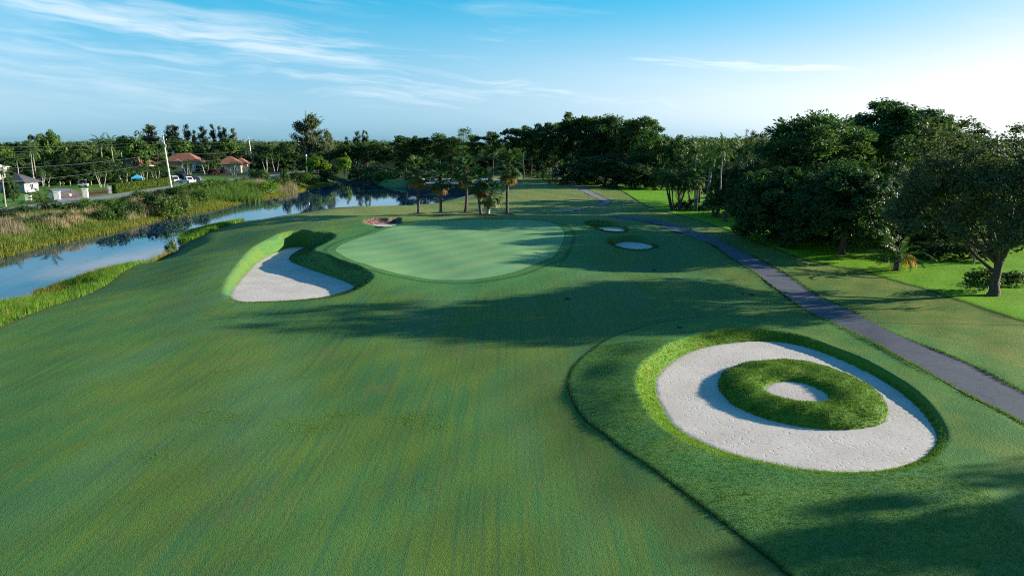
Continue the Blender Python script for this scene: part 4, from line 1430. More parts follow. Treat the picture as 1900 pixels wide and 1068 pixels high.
# mulch rings at their feet
m_, t_ = new_mat('mulch')
p_ = t_.pos()
t_.out(t_.bsdf(t_.mix(t_.step(t_.noise(p_, 6, 4, .6), .35, .65), (.030, .020, .012), (.085, .060, .038)), .9, .1, t_.bump(t_.noise(p_, 18, 3, .6), .8, .06)).outputs[0])
for px_, base, rx, ry in [(777, 399, 1.6, 1.2), (818, 399, 2.0, 1.3), (863, 399, 1.2, .9), (898, 404, 2.2, 1.5), (941, 401, 1.3, 1.0)]:
    xx, yy = P(px_, base, .4)
    a = np.linspace(0, 6.283, 21)[:-1]
    rr = 1 + .15 * np.sin(a * 3 + px_)
    rings = [(1.0, .015), (.6, .10), (.15, .16)]
    v, f = [], []
    for s_, hz_ in rings:
        X_ = xx + np.cos(a) * rx * s_ * rr
        Y_ = yy + np.sin(a) * ry * s_ * rr
        v.append(np.stack([X_, Y_, height(X_, Y_) + hz_], 1))
    for q_ in range(2):
        for i in range(20):
            j = (i + 1) % 20
            f.append((q_ * 20 + i, q_ * 20 + j, q_ * 20 + 20 + j, q_ * 20 + 20 + i))
    o = mesh_obj('mulch', np.concatenate(v), np.array(f), m_, smooth=True)
    tag(o, kind='structure')

# ------------------------------------------------------------------ palms and trees along the lawn
T('palm_clump', Q('reclinata', 0), 1254, row_y(391), 303, 80, 'many-stemmed palm clump with bare leaning trunks on the bright lawn', 'palm tree')
xx, yy = P(1292, 393)
palm_thing('sabal_palm', xx, yy, 5.2, 'dark fan palm right beside the many-stemmed clump', 'palm tree', None, 'fan', 30, .95, (-.1, 0), 21, 'palm', 'palm', 4, .15)
xx, yy = P(1282, 390)
palm_thing('sabal_palm', xx, yy, 4.9, 'slim fan palm close against the many-stemmed clump', 'palm tree', None, 'fan', 26, .9, (-.5, 0), 22, 'palm', 'palm', 4, .13)
xx, yy = P(1309, 388)
palm_thing('royal_palm', xx, yy, 7.6, 'tall palm with smooth pale trunk and bright plumes by the lawn', 'palm tree', None, 'coco', 16, 1.0, (.5, 0), 23, 'coconut', 'pale', 0, .26, -30, 82)
xx, yy = P(1341, 384)
palm_thing('sabal_palm', xx, yy, 7.0, 'fan palm with round grey-green head, right of the tall pale palm', 'palm tree', None, 'fan', 34, 1.15, (.1, 0), 24, 'palm', 'palm', 5, .2, -60, 80)
T('palm_clump', Q('lowpalm', 0), 1331, row_y(403), 345, 60, 'low spreading palm clump with forked pale stems', 'palm tree')
xx, yy = P(1347, 413)
palm_thing('young_palm', xx, yy, 1.6, 'young bottle-based palm with light green fronds near the mango trees', 'palm tree', None, 'fine', 12, .75, (0, 0), 26, 'coconut', 'palm', 0, .28, -5, 80)
for px_, b_, w_, kd, lb in [(1288, 383, 22, 'redbush', 'small reddish shrub between the lawn palms'), (1302, 392, 18, 'darkbush', 'small round dark bush at the foot of the pale palm'), (1319, 392, 16, 'brush', 'small round green bush right of the pale palm'), (1266, 389, 26, 'darkbush', 'low dark planting under the palm clump')]:
    T('bush', Q(kd, 0), px_, row_y(b_), b_ - w_ * .7, w_, lb, 'bush')
# behind them
for kd, v, px_, Y_, top, w_, nm, lb in [
        ('coco', 0, 1291, 120, 251, 44, 'coconut_palm', 'small dark palm crown above the fig hedge line, leftmost of three on the skyline'),
        ('coco', 1, 1338, 112, 246, 48, 'coconut_palm', 'tallest palm on the skyline right of the fig mass'),
        ('coco', 0, 1371, 118, 248, 46, 'coconut_palm', 'leaning skyline palm, left of a close pair'),
        ('coco', 1, 1384, 122, 258, 38, 'coconut_palm', 'lower skyline palm, right of a close pair'),
        ('oakfar', 1, 1405, 125, 238, 60, 'leafy_tree', 'flat pale tree on the skyline behind the palms'),
        ('oakfar', 2, 1435, 118, 245, 60, 'leafy_tree', 'grey tree on the skyline left of the bushy pine'),
        ('darkfar', 0, 1385, 105, 300, 90, 'dark_tree', 'dark tree behind the fan palm with the round head'),
        ('darkfar', 1, 1350, 118, 312, 90, 'dark_tree', 'dark tree behind the pale-trunked palm'),
        ('ficusfar', 0, 1300, 128, 298, 90, 'dark_tree', 'dark tree behind the many-stemmed clump'),
        ('broadfar', 0, 1262, 132, 268, 80, 'leafy_tree', 'olive tree with thin crown above the palm clump'),
        ('conedark', 0, 1200, row_y(347), 292, 48, 'fig_tree', 'cone-shaped dark tree standing alone at the wood edge'),
        ('darkfar', 2, 1166, row_y(341), 306, 36, 'dark_tree', 'small round dark tree left of the cone-shaped tree'),
        ('darkfar', 0, 1228, 150, 318, 60, 'dark_tree', 'low dark tree right of the cone-shaped tree'),
        ('lowpalm', 0, 1215, 155, 312, 40, 'palm_clump', 'low palm by the cone-shaped tree'),
]:
    T(nm, Q(kd, v), px_, Y_, top, w_, lb, 'palm tree' if 'palm' in nm else 'tree')

# the fig mass and the tall pines right of centre
for kd, v, px_, Y_, top, w_, nm, lb in [
        ('ficusfar', 0, 1262, 158, 252, 80, 'fig_tree', 'dark spreading fig at the right end of the central wood'),
        ('ficusfar', 1, 1222, 162, 238, 110, 'fig_tree', 'broad dark fig sloping down to the skyline palms'),
        ('ficusfar', 2, 1172, 186, 234, 110, 'fig_tree', 'tall dark fig in the middle of the central wood'),
        ('pine', 3, 1186, 172, 217, 70, 'pine_tree', 'open-crowned pine topping the fig mass'),
        ('pine', 1, 1160, 176, 222, 60, 'pine_tree', 'pine just left of the open-crowned pine above the figs'),
        ('bigpine', 0, 1128, 189, 216, 84, 'pine_tree', 'massive bushy pine in the central wood'),
        ('bigpine', 1, 1095, 191, 217, 74, 'pine_tree', 'bushy pine left of the massive one'),
        ('pine', 4, 1060, 192, 209, 56, 'pine_tree', 'tallest pine of the central wood with rounded top'),
        ('pine', 3, 1046, 193, 222, 48, 'pine_tree', 'pine crowding the left side of the tallest pine'),
        ('pine', 0, 1026, 186, 228, 40, 'pine_tree', 'bare-stemmed pine behind the shed'),
        ('pine', 2, 1008, 190, 228, 44, 'pine_tree', 'bare-stemmed pine left of the shed'),
        ('pine', 1, 986, 194, 235, 40, 'pine_tree', 'thin pine right of the palm with the tan skirt'),
        ('pine', 4, 971, 196, 233, 40, 'pine_tree', 'open pine above the palm with the tan skirt'),
        ('pine', 0, 946, 196, 238, 36, 'pine_tree', 'crooked pine with one-sided crown'),
        ('pine', 2, 915, 198, 244, 42, 'pine_tree', 'round-headed pine left of the crooked one'),
        ('pine', 0, 882, 198, 250, 34, 'pine_tree', 'pine on a thin pale stem right of the tall light tree'),
        ('palepine', 0, 860, 186, 236, 36, 'tall_tree', 'tall thin light green tree standing above the pines'),
        ('pine', 3, 838, 202, 254, 46, 'pine_tree', 'bushy pine left of the tall light tree'),
        ('pine', 1, 817, 204, 247, 38, 'pine_tree', 'dark flat-topped pine with two heads'),
        ('pine', 2, 790, 206, 255, 38, 'pine_tree', 'dark round pine behind the leftmost green palm'),
        ('pine', 4, 772, 208, 252, 30, 'pine_tree', 'slim pine behind the leftmost green palm'),
        ('pine', 3, 755, 206, 252, 44, 'pine_tree', 'big-headed pine at the left end of the pine row'),
        ('darkfar', 0, 1120, 160, 285, 110, 'dark_tree', 'dark understorey tree below the massive bushy pine'),
        ('darkfar', 1, 1170, 155, 290, 90, 'dark_tree', 'dark understorey tree below the tall fig'),
        ('darkfar', 2, 1075, 168, 290, 80, 'dark_tree', 'dark understorey tree right of the shed'),
        ('darkfar', 1, 985, 215, 282, 70, 'dark_tree', 'dark understorey tree left of the shed'),
        ('darkfar', 0, 945, 220, 282, 70, 'dark_tree', 'dark understorey tree below the crooked pine'),
        ('broadfar', 1, 900, 222, 285, 70, 'leafy_tree', 'low leafy tree below the round-headed pine'),
        ('darkfar', 2, 860, 224, 285, 70, 'dark_tree', 'dark understorey tree below the tall light tree'),
        ('darkfar', 0, 815, 222, 284, 70, 'dark_tree', 'dark understorey tree below the two-headed pine'),
        ('darkfar', 1, 768, 220, 282, 70, 'dark_tree', 'dark understorey tree below the left end of the pine row'),
        ('ficusfar', 1, 1030, 210, 262, 80, 'dark_tree', 'dark tree filling in behind the shed'),
]:
    T(nm, Q(kd, v), px_, Y_, top, w_, lb)

# woodland left of the pines
for i, (kd, v, px_, Y_, top, w_, lb) in enumerate([
        ('broadfar', 0, 735, 266, 270, 60, 'leafy green tree beside the left end of the pine row'),
        ('broadfar', 1, 705, 270, 265, 60, 'sunlit leafy tree at the pond head'),
        ('brightfar', 0, 680, 275, 262, 56, 'brighter leafy tree below the small distant casuarinas'),
        ('broadfar', 2, 655, 275, 266, 56, 'leafy tree behind the slim lime tree'),
        ('darkfar', 0, 720, 205, 312, 36, 'low dark tree on the pond shore'),
        ('broadfar', 0, 690, 208, 308, 40, 'low bushy tree on the pond shore, left of the dark one'),
        ('darkfar', 2, 662, 212, 306, 32, 'small dark tree just right of the slim lime tree'),
        ('brightfar', 1, 632, 286, 270, 50, 'leafy tree right of the big casuarina'),
        ('limefar', 0, 639, 215, 283, 28, 'slim lime-green tree at the water edge'),
        ('limefar', 1, 590, row_y(327), 290, 42, 'round lime-green tree on the far bank'),
        ('darkfar', 1, 612, 218, 303, 40, 'dark tree between the two lime-green trees'),
        ('darkfar', 0, 575, 215, 285, 50, 'dark tree behind the round lime-green tree')]):
    T('leafy_tree' if 'dark' not in kd else 'dark_tree', Q(kd, v), px_, Y_, top, w_, lb)

# casuarinas
T('casuarina_tree', Q('casuarina', 0), 572, 265, 212, 66, 'biggest casuarina, broad feathery crown standing alone on the skyline')
T('casuarina_tree', Q('casuarina', 1), 610, 270, 242, 24, 'small casuarina right of the biggest one')
for px_, top, w_, v, lb in [(286, 231, 34, 0, 'leftmost feathery casuarina on the skyline, left of the white pole'), (316, 233, 22, 1, 'casuarina just right of the white pole top'), (330, 232, 22, 0, 'casuarina second right of the white pole'), (349, 231, 18, 1, 'slim casuarina third right of the white pole'), (364, 242, 12, 1, 'thinnest casuarina, low gap in the row'),
                            (379, 235, 22, 2, 'casuarina at the left of the second skyline group'), (400, 231, 14, 1, 'tallest casuarina of the second skyline group'), (411, 234, 12, 1, 'narrow casuarina beside the tallest of the second group'), (421, 236, 14, 0, 'casuarina second from the right of the second group'), (435, 238, 15, 2, 'rightmost casuarina of the second skyline group'),
                            (645, 254, 12, 1, 'faint distant casuarina, lowest of the small group'), (664, 243, 14, 2, 'distant casuarina in the middle of the small group'), (675, 242, 10, 1, 'distant slim casuarina of the small group'), (683, 244, 9, 1, 'rightmost distant casuarina of the small group')]:
    T('casuarina_tree', Q('plume', v), px_, 290, top, w_ * 1.25, lb, 'tree', 'casuarinas on the skyline')

# ------------------------------------------------------------------ left side trees
for kd, v, px_, Y_, top, w_, nm, lb in [
        ('brightfar', 0, 95, 185, 243, 56, 'leafy_tree', 'domed green tree on the left skyline'),
        ('broadfar', 1, 20, 200, 262, 70, 'leafy_tree', 'green tree at the far left edge'),
        ('broadfar', 2, 140, 210, 264, 60, 'leafy_tree', 'green tree right of the domed tree'),
        ('broadfar', 0, 168, 215, 268, 50, 'leafy_tree', 'low green tree behind the brown roof'),
        ('brightfar', 1, 250, 185, 245, 60, 'leafy_tree', 'sunlit yellow-green tree behind the brown roof end'),
        ('brightfar', 2, 334, 245, 256, 52, 'leafy_tree', 'domed bright tree behind the orange roofed house'),
        ('brightfar', 0, 420, 250, 257, 58, 'leafy_tree', 'domed bright tree behind the second house'),
        ('oakfar', 0, 402, 236, 277, 42, 'leafy_tree', 'fine-leaved tree in front of the houses over the red hedge'),
        ('broadfar', 1, 530, 240, 262, 40, 'leafy_tree', 'green tree left of the biggest casuarina'),
        ('darkfar', 2, 500, 245, 272, 60, 'dark_tree', 'dark tree behind the garden palms'),
        ('darkfar', 0, 452, 250, 276, 60, 'dark_tree', 'dark tree right of the second house'),
        ('darkfar', 1, 545, 235, 282, 50, 'dark_tree', 'dark tree behind the third pole'),
        ('darkfar', 0, 30, 170, 285, 80, 'dark_tree', 'dark tree behind the grey roof at the left edge'),
        ('darkfar', 1, 85, 172, 290, 80, 'dark_tree', 'dark tree behind the tall twin palm'),
        ('darkfar', 2, 130, 174, 284, 80, 'dark_tree', 'dark tree at the back of the shaded yard'),
        ('darkfar', 0, 175, 172, 292, 70, 'dark_tree', 'dark tree over the shaded yard, right part'),
        ('darkfar', 1, 205, 180, 293, 60, 'dark_tree', 'dark tree in front of the brown roof'),
        ('broadfar', 0, 300, 190, 300, 46, 'leafy_tree', 'bushy tree left of the white pole'),
        ('darkfar', 2, 270, 186, 300, 50, 'dark_tree', 'dark tree behind the thin-stemmed garden palms'),
        ('broadfar', 2, 225, 225, 262, 50, 'leafy_tree', 'green tree between the skyline palms'),
        ('broadfar', 1, 290, 230, 266, 50, 'leafy_tree', 'green tree below the leftmost casuarina'),
        ('broadfar', 0, 375, 262, 272, 50, 'leafy_tree', 'green tree between the two domed bright trees'),
        ('broadfar', 2, 470, 262, 270, 50, 'leafy_tree', 'green tree behind the second pole'),
        ('darkfar', 0, 108, 158, 306, 60, 'dark_tree', 'dense dark tree mass behind the yellow ring'),
        ('darkfar', 1, 150, 160, 304, 60, 'dark_tree', 'dense dark tree mass behind the small cart'),
        ('darkfar', 2, 192, 164, 304, 50, 'dark_tree', 'dense dark tree behind the white-stemmed palm trio'),
        ('darkfar', 0, 232, 168, 306, 50, 'dark_tree', 'dense dark tree behind the middle of the hedge'),
        ('darkfar', 1, 262, 172, 306, 40, 'dark_tree', 'dense dark tree behind the blue canopy'),
        ('darkfar', 2, 294, 176, 304, 40, 'dark_tree', 'dense dark tree left of the leaning pole foot'),
        ('darkfar', 2, 62, 158, 308, 50, 'dark_tree', 'dense dark tree right of the small grey house'),
        ('broadfar', 2, 55, 190, 266, 60, 'leafy_tree', 'green tree behind the tall twin palm'),
        ('brightfar', 2, 5, 175, 268, 50, 'leafy_tree', 'brighter green tree cut by the left edge'),
        ('broadfar', 1, 120, 200, 270, 50, 'leafy_tree', 'mid green tree behind the shaded yard'),
        ('brightfar', 1, 205, 205, 268, 44, 'leafy_tree', 'bright green tree below the skyline palms'),
        ('darkfar', 1, 525, 232, 288, 40, 'dark_tree', 'dark tree behind the white garden ornament'),
        ('darkfar', 0, 480, 238, 286, 40, 'dark_tree', 'dark tree right behind the second pole'),
        ('darkfar', 0, 18, 128, 322, 26, 'dark_tree', 'small dark tree before the small grey house'),
        ('broadfar', 1, 398, 212, 287, 26, 'leafy_tree', 'thin garden tree between the two houses'),
        ('conedark', 0, 378, row_y(321), 305, 16, 'bush', 'round dark clipped bush by the arched entrance'),
]:
    T(nm, Q(kd, v), px_, Y_, top, w_, lb, 'tree' if nm != 'bush' else 'bush')
for kd, v, px_, Y_, top, w_, lb in [
        ('coco', 0, 60, 150, 252, 34, 'tall palm with hanging pale fronds in the left yard'),
        ('coco', 1, 66, 156, 262, 28, 'second palm of the tall pair in the left yard'),
        ('coco', 1, 33, 160, 284, 32, 'slender palm with leaning pale trunk left of the tall pair'),
        ('coco', 0, 190, 200, 246, 34, 'palm on the skyline above the brown roof'),
        ('coco', 1, 211, 202, 247, 30, 'second skyline palm above the brown roof'),
        ('coco', 1, 226, 196, 252, 30, 'third skyline palm, partly in the yellow-green tree'),
        ('coco', 0, 246, 184, 272, 26, 'palm at the right end of the brown roof'),
        ('coco', 0, 4, 120, 300, 40, 'palm fronds at the extreme left edge'),
        ('arecafar', 0, 72, 152, 312, 40, 'garden palm with yellow stems by the dark yard'),
        ('arecafar', 1, 82, 148, 318, 30, 'squat garden palm beside the yellow-stemmed one'),
        ('arecafar', 0, 186, 150, 311, 38, 'white-stemmed palm trio at the left end of the hedge'),
        ('arecafar', 1, 230, 156, 310, 34, 'white-stemmed palms above the middle of the hedge'),
        ('arecafar', 0, 266, 160, 308, 34, 'white-stemmed palms above the right part of the hedge'),
        ('arecafar', 1, 288, 164, 306, 30, 'garden palms left of the white pole'),
        ('arecafar', 0, 380, 208, 296, 26, 'thin garden palms between the two orange roofs'),
        ('arecafar', 1, 432, 205, 298, 24, 'garden palms in front of the second house'),
        ('arecafar', 1, 345, 205, 293, 22, 'thin palms in front of the orange roofed house'),
        ('arecafar', 0, 352, 208, 300, 16, 'short palm by the house corner'),
        ('arecafar', 0, 493, 226, 283, 30, 'garden palm cluster on the lawn, left one'),
        ('arecafar', 1, 510, 228, 282, 30, 'garden palm cluster on the lawn, right one'),
        ('coco', 0, 470, 236, 280, 22, 'palm just right of the second pole'),
        ('coco', 1, 458, 246, 268, 20, 'small skyline palm left of the second pole'),
        ('coco', 0, 487, 262, 265, 20, 'small skyline palm right of the second pole'),
]:
    T('garden_palm' if 'areca' in kd else 'coconut_palm', Q(kd, v), px_, Y_, top, w_, lb, 'palm tree')

# far bank: shrubs you can count, the large low palm, young trees
xx, yy = P(84, 404, -.5)
palm_thing('coconut_palm', xx, yy, 1.6, 'large low palm with long arching fronds over the far bank', 'palm tree', None, 'coco', 17, 1.15, (0, 0), 31, 'palm', 'palm', 5, .3, -25, 82)
for kd, v, px_, base, top, w_, lb in [
        ('darkbush', 0, 22, 408, 380, 60, 'dark shrub at the far bank, left of the large low palm'),
        ('brush', 0, 50, 402, 382, 40, 'green shrub left of the large low palm'),
        ('darkbush', 1, 140, 400, 375, 44, 'dark shrub right of the large low palm'),
        ('brush', 1, 165, 400, 374, 46, 'yellow-green shrub below the driveway'),
        ('brush', 0, 200, 396, 370, 50, 'leafy shrub below the right gate pillar'),
        ('brush', 1, 228, 392, 372, 36, 'small leafy shrub near the driveway end'),
        ('darkbush', 0, 286, 388, 354, 60, 'large dark palmetto shrub on the far bank'),
        ('brush', 0, 305, 392, 366, 46, 'olive shrub in front of the palmetto shrub'),
        ('brush', 1, 262, 376, 352, 40, 'shrub at the end of the driveway'),
        ('darkbush', 1, 326, 376, 346, 40, 'dark shrub at the foot of the white pole'),
        ('brush', 0, 350, 368, 340, 44, 'green shrub in front of the parked cars'),
        ('brush', 1, 380, 362, 334, 50, 'green shrub right of the parked cars'),
        ('brush', 0, 412, 356, 334, 44, 'green shrub below the red hedge'),
        ('darkbush', 0, 444, 349, 331, 26, 'dark bush left of the road end'),
        ('woodbush', 0, 470, 340, 315, 18, 'dark young tree on the far bank, left of a pair'),
        ('woodbush', 1, 488, 340, 314, 22, 'dark young tree on the far bank, right of a pair'),
        ('limebush', 0, 497, 354, 336, 40, 'bright green bush at the water edge beyond the cattails'),
        ('woodbush', 0, 528, 346, 311, 18, 'tall narrow young tree on the far bank'),
        ('brush', 1, 552, 341, 316, 36, 'green bush left of the round lime-green tree'),
        ('brush', 0, 572, 338, 318, 32, 'green bush under the round lime-green tree'),
        ('darkbush', 1, 603, 333, 315, 30, 'dark bush at the water right of the round lime-green tree'),
        ('woodbush', 1, 515, 347, 330, 22, 'low shrub at the foot of the narrow young tree'),
        ('brush', 1, 690, 333, 318, 40, 'low shrub on the pond shore by the far mound'),
        ('darkbush', 0, 716, 331, 314, 30, 'dark low shrub on the pond shore below the woodland'),
        ('brush', 0, 112, 414, 392, 40, 'leafy shrub under the long palm fronds'),
        ('brush', 1, 70, 420, 398, 34, 'yellowish shrub among the dry reeds, left'),
        ('darkbush', 1, 8, 418, 392, 40, 'dark shrub at the left edge among the reeds'),
        ('brush', 1, 185, 408, 384, 36, 'green shrub among the tan reeds below the gate'),
        ('woodbush', 0, 215, 404, 380, 34, 'rounded shrub right of the reeds below the gate'),
        ('darkbush', 0, 243, 396, 372, 34, 'dark shrub left of the palmetto shrub'),
        ('brush', 0, 330, 386, 360, 30, 'green shrub at the water side of the white pole'),
        ('brush', 1, 365, 374, 350, 34, 'green shrub at the left end of the cattails'),
        ('woodbush', 1, 395, 362, 340, 30, 'bushy shrub behind the cattails'),
        ('brush', 0, 430, 354, 336, 30, 'green shrub above the rusty reeds'),
        ('limebush', 0, 150, 388, 368, 30, 'bright green bush by the driveway edge'),
        ('woodbush', 0, 455, 346, 328, 24, 'grey-green shrub right of the dark bush by the road end'),
        ('woodbush', 0, 104, 402, 376, 44, 'grey-green shrub right behind the long palm fronds'),
        ('brush', 0, 126, 394, 374, 40, 'leafy shrub in front of the gate and its white pillar'),
        ('woodbush', 1, 180, 392, 370, 40, 'rounded grey-green shrub below the iron railing'),
        ('brush', 1, 242, 384, 362, 40, 'leafy shrub at the roadside left of the large palmetto'),
        ('woodbush', 0, 300, 374, 350, 40, 'grey-green shrub in front of the clipped hedge end'),
        ('brush', 0, 396, 352, 332, 34, 'leafy roadside shrub below the houses'),
        ('brush', 1, 36, 424, 402, 40, 'green shrub in the dry reeds near the left edge'),
        ('woodbush', 1, 88, 416, 394, 36, 'rounded shrub under the palm at the reed edge'),
        ('brush', 0, 308, 452, 444, 20, 'small bright bush at the near water edge by the grass clump'),
]:
    T('shrub', Q(kd, v), px_, row_y(base, -.4), top, w_, lb, 'shrub')
for px_, base, top, w_, kd, lb in [(393, 325, 313, 22, 'redbush', 'red-leaved clipped hedge bush, left half under the fine-leaved tree'), (410, 324, 313, 22, 'redbush', 'red-leaved clipped hedge bush, right half under the fine-leaved tree')]:
    T('red_bush', Q(kd, 0), px_, row_y(base), top, w_, lb, 'bush')

# the far-off wood that closes the horizon: one mass
acc = Acc()
rw = np.random.default_rng(99)
n_ = 7500
ang = (rw.random(n_) - .5) * 2.0
dist = 310 + 190 * rw.random(n_) ** .8
wx, wy = np.tan(ang * .5) * dist * 1.25, dist
hh = 10.3 + 1.1 * np.sin(wx * .03 + 1) * np.sin(wy * .05) + .9 * np.sin(wx * .11) + .0035 * (dist - 310) + np.where(wx > 0, 2.0, 0)
per_ = 16
B = np.repeat(np.stack([wx, wy, np.zeros(n_)], 1), per_, 0)
dd_ = rw.normal(size=(n_ * per_, 3))
dd_ /= np.linalg.norm(dd_, axis=1, keepdims=True)
B[:, 2] = np.repeat(hh, per_) * rw.random(n_ * per_) ** .6
B += dd_ * np.array([2.6, 2.6, 1.2])
B[:, 2] = np.maximum(B[:, 2], .2)
acc.add(leaf_quads(B, dd_ + np.array([0, -.2, .6]), 1.15, .85, rw), rnd_leaf(rw, n_ * per_, 0) * .85)
fw = link('woodland', acc.mesh('woodland', LEAF['wood']))
tag(fw, 'distant green woodland closing the horizon', kind='stuff')
# leaf litter and undergrowth below the pines
acc = Acc()
n_ = 900
ux = rw.uniform(-50, 75, n_)
uy = rw.uniform(176, 235, n_)
ok = (uy > 182 + .25 * ux) & (sdf(FPPOLY, ux, uy, margin=9) > 2) & (sdf(WATER, ux, uy, margin=9) > 2) & (sdf(BUNKERS['far']['rimP'], ux, uy, margin=20) > 12)
ux, uy = ux[ok], uy[ok]
per_ = 26
B = np.repeat(np.stack([ux, uy, np.zeros(len(ux))], 1), per_, 0)
dd_ = rw.normal(size=(len(B), 3))
B += dd_ * np.array([1.3, 1.3, .7]) + np.array([0, 0, .9])
B[:, 2] = np.maximum(B[:, 2], .1)
acc.add(leaf_quads(B, dd_ + np.array([0, 0, .6]), .7, .5, rw), rnd_leaf(rw, len(B), 0))
ug = link('undergrowth', acc.mesh('undergrowth', LEAF['dark']))
tag(ug, 'dark scrub growing between the pine stems', kind='stuff')

# ------------------------------------------------------------------ built things
def plain(name, color, rough=.6, spec=.3, metallic=0.0, wear=None, scale=2.0, bump=0.0):
    m, t = new_mat(name)
    p = t.n('ShaderNodeTexCoord').outputs['Object']
    n = t.noise(p, scale, 4, .6)
    c = t.mix(t.math('MULTIPLY', t.step(n, .4, .75), .8), color, wear or tuple(v * .72 for v in color))
    b = t.bsdf(c, rough, spec, t.bump(t.noise(p, scale * 8, 3, .6), bump, .02) if bump else None, metallic)
    t.out(b.outputs[0])
    return m


def tile_mat(name, c0, c1):
    m, t = new_mat(name)
    p = t.n('ShaderNodeTexCoord').outputs['Object']
    wv = t.n('ShaderNodeTexWave', wave_type='BANDS', bands_direction='Z')
    t.put(wv.inputs['Vector'], p)
    wv.inputs['Scale'].default_value = 1.6
    n = t.noise(p, 2.2, 4, .7)
    c = t.mix(t.step(n, .3, .7), c0, c1)
    c = t.mix(t.math('MULTIPLY', wv.outputs[1], .3), c, tuple(v * .5 for v in c0))
    b = t.bsdf(c, .8, .2, t.bump(wv.outputs[1], .8, .08))
    t.out(b.outputs[0])
    return m


STUCCO = plain('cream_stucco', (.60, .50, .36), .8, .2, 0, (.62, .52, .36), 1.2, .2)
WSTUCCO = plain('white_stucco', (.78, .75, .68), .8, .2, 0, (.66, .62, .55), 1.5, .2)
GSTUCCO = plain('grey_stucco', (.25, .27, .28), .8, .2, 0, (.20, .215, .22), 1.2, .2)
ROOF_O = tile_mat('orange_roof_tile', (.25, .10, .06), (.42, .19, .11))
ROOF_B = tile_mat('brown_roof_tile', (.15, .075, .045), (.28, .15, .09))
ROOF_G = tile_mat('grey_roof_tile', (.050, .050, .060), (.10, .10, .11))
GLASS = plain('dark_window_glass', (.02, .025, .03), .08, .6)
CONCRETE = plain('pole_concrete', (.62, .60, .57), .8, .2, 0, (.50, .48, .45), 1.0, .2)
STEEL = plain('grey_steel', (.30, .31, .32), .45, .5, .6)
WIREM = plain('black_cable', (.12, .125, .13), .6, .3)
WHITEP = plain('white_paint', (.78, .78, .76), .45, .4)
IRON = plain('brown_iron', (.085, .045, .025), .6, .3)
RUBBER = plain('tyre_rubber', (.02, .02, .02), .8, .2)


class BM:
    def __init__(self):
        self.bm = bmesh.new()

    def box(self, c, s, rz=0.0, bevel=0.0):
        r = bmesh.ops.create_cube(self.bm, size=1.0)
        vs = r['verts']
        M = Matrix.Translation(c) @ Matrix.Rotation(rz, 4, 'Z') @ Matrix.Diagonal((*s, 1))
        bmesh.ops.transform(self.bm, matrix=M, verts=vs)
        if bevel:
            es = list({e for v in vs for e in v.link_edges})
            bmesh.ops.bevel(self.bm, geom=es, offset=bevel, segments=2, affect='EDGES')
        return self

    def cyl(self, c, r, h, axis='Z', seg=14, r2=None):
        rr = bmesh.ops.create_cone(self.bm, cap_ends=True, segments=seg, radius1=r, radius2=r if r2 is None else r2, depth=h)
        M = Matrix.Translation(c)
        if axis == 'X':
            M = M @ Matrix.Rotation(math.pi / 2, 4, 'Y')
        elif axis == 'Y':
            M = M @ Matrix.Rotation(math.pi / 2, 4, 'X')
        bmesh.ops.transform(self.bm, matrix=M, verts=rr['verts'])
        return self

    def poly(self, vs, faces):
        b = [self.bm.verts.new(v) for v in vs]
        for f in faces:
            self.bm.faces.new([b[i] for i in f])
        return self

    def prism(self, prof, x0, x1, inset=0.0):
        """profile in (y, z) swept along x"""
        k = len(prof)
        a = [self.bm.verts.new((x0, y, z)) for y, z in prof]
        b = [self.bm.verts.new((x1, y, z)) for y, z in prof]
        for i in range(k):
            j = (i + 1) % k
            self.bm.faces.new((a[i], a[j], b[j], b[i]))
        self.bm.faces.new(a[::-1])
        self.bm.faces.new(b)
        return self

    def obj(self, name, mat, parent=None, smooth=False):
        bmesh.ops.recalc_face_normals(self.bm, faces=self.bm.faces)
        me = bpy.data.meshes.new(name)
        self.bm.to_mesh(me)
        self.bm.free()
        me.materials.append(mat)
        if smooth:
            for p in me.polygons:
                p.use_smooth = True
        return link(name, me, parent)


def hip_roof(root, cx, cy, w_, d_, z0, rise, mat, over=.6, ridge=None):
    a, b = w_ / 2 + over, d_ / 2 + over
    rl = max(0.0, (w_ - d_) / 2) if ridge is None else ridge
    if d_ > w_ and ridge is None:
        rp = [(cx, cy - (d_ - w_) / 2, z0 + rise), (cx, cy + (d_ - w_) / 2, z0 + rise)]
    else:
        rp = [(cx - rl, cy, z0 + rise), (cx + rl + .01, cy, z0 + rise)]
    e = [(cx - a, cy - b, z0), (cx + a, cy - b, z0), (cx + a, cy + b, z0), (cx - a, cy + b, z0)]
    lo = [(x, y, z - .22) for x, y, z in e]
    vs = e + rp + lo
    if d_ > w_ and ridge is None:
        fs = [(0, 1, 4), (1, 2, 5, 4), (2, 3, 5), (3, 0, 4, 5)]
    else:
        fs = [(0, 1, 5, 4), (1, 2, 5), (2, 3, 4, 5), (3, 0, 4)]
    fs += [(0, 6, 7, 1), (1, 7, 8, 2), (2, 8, 9, 3), (3, 9, 6, 0), (6, 9, 8, 7)]
    return BM().poly(vs, fs).obj('roof', mat, root)


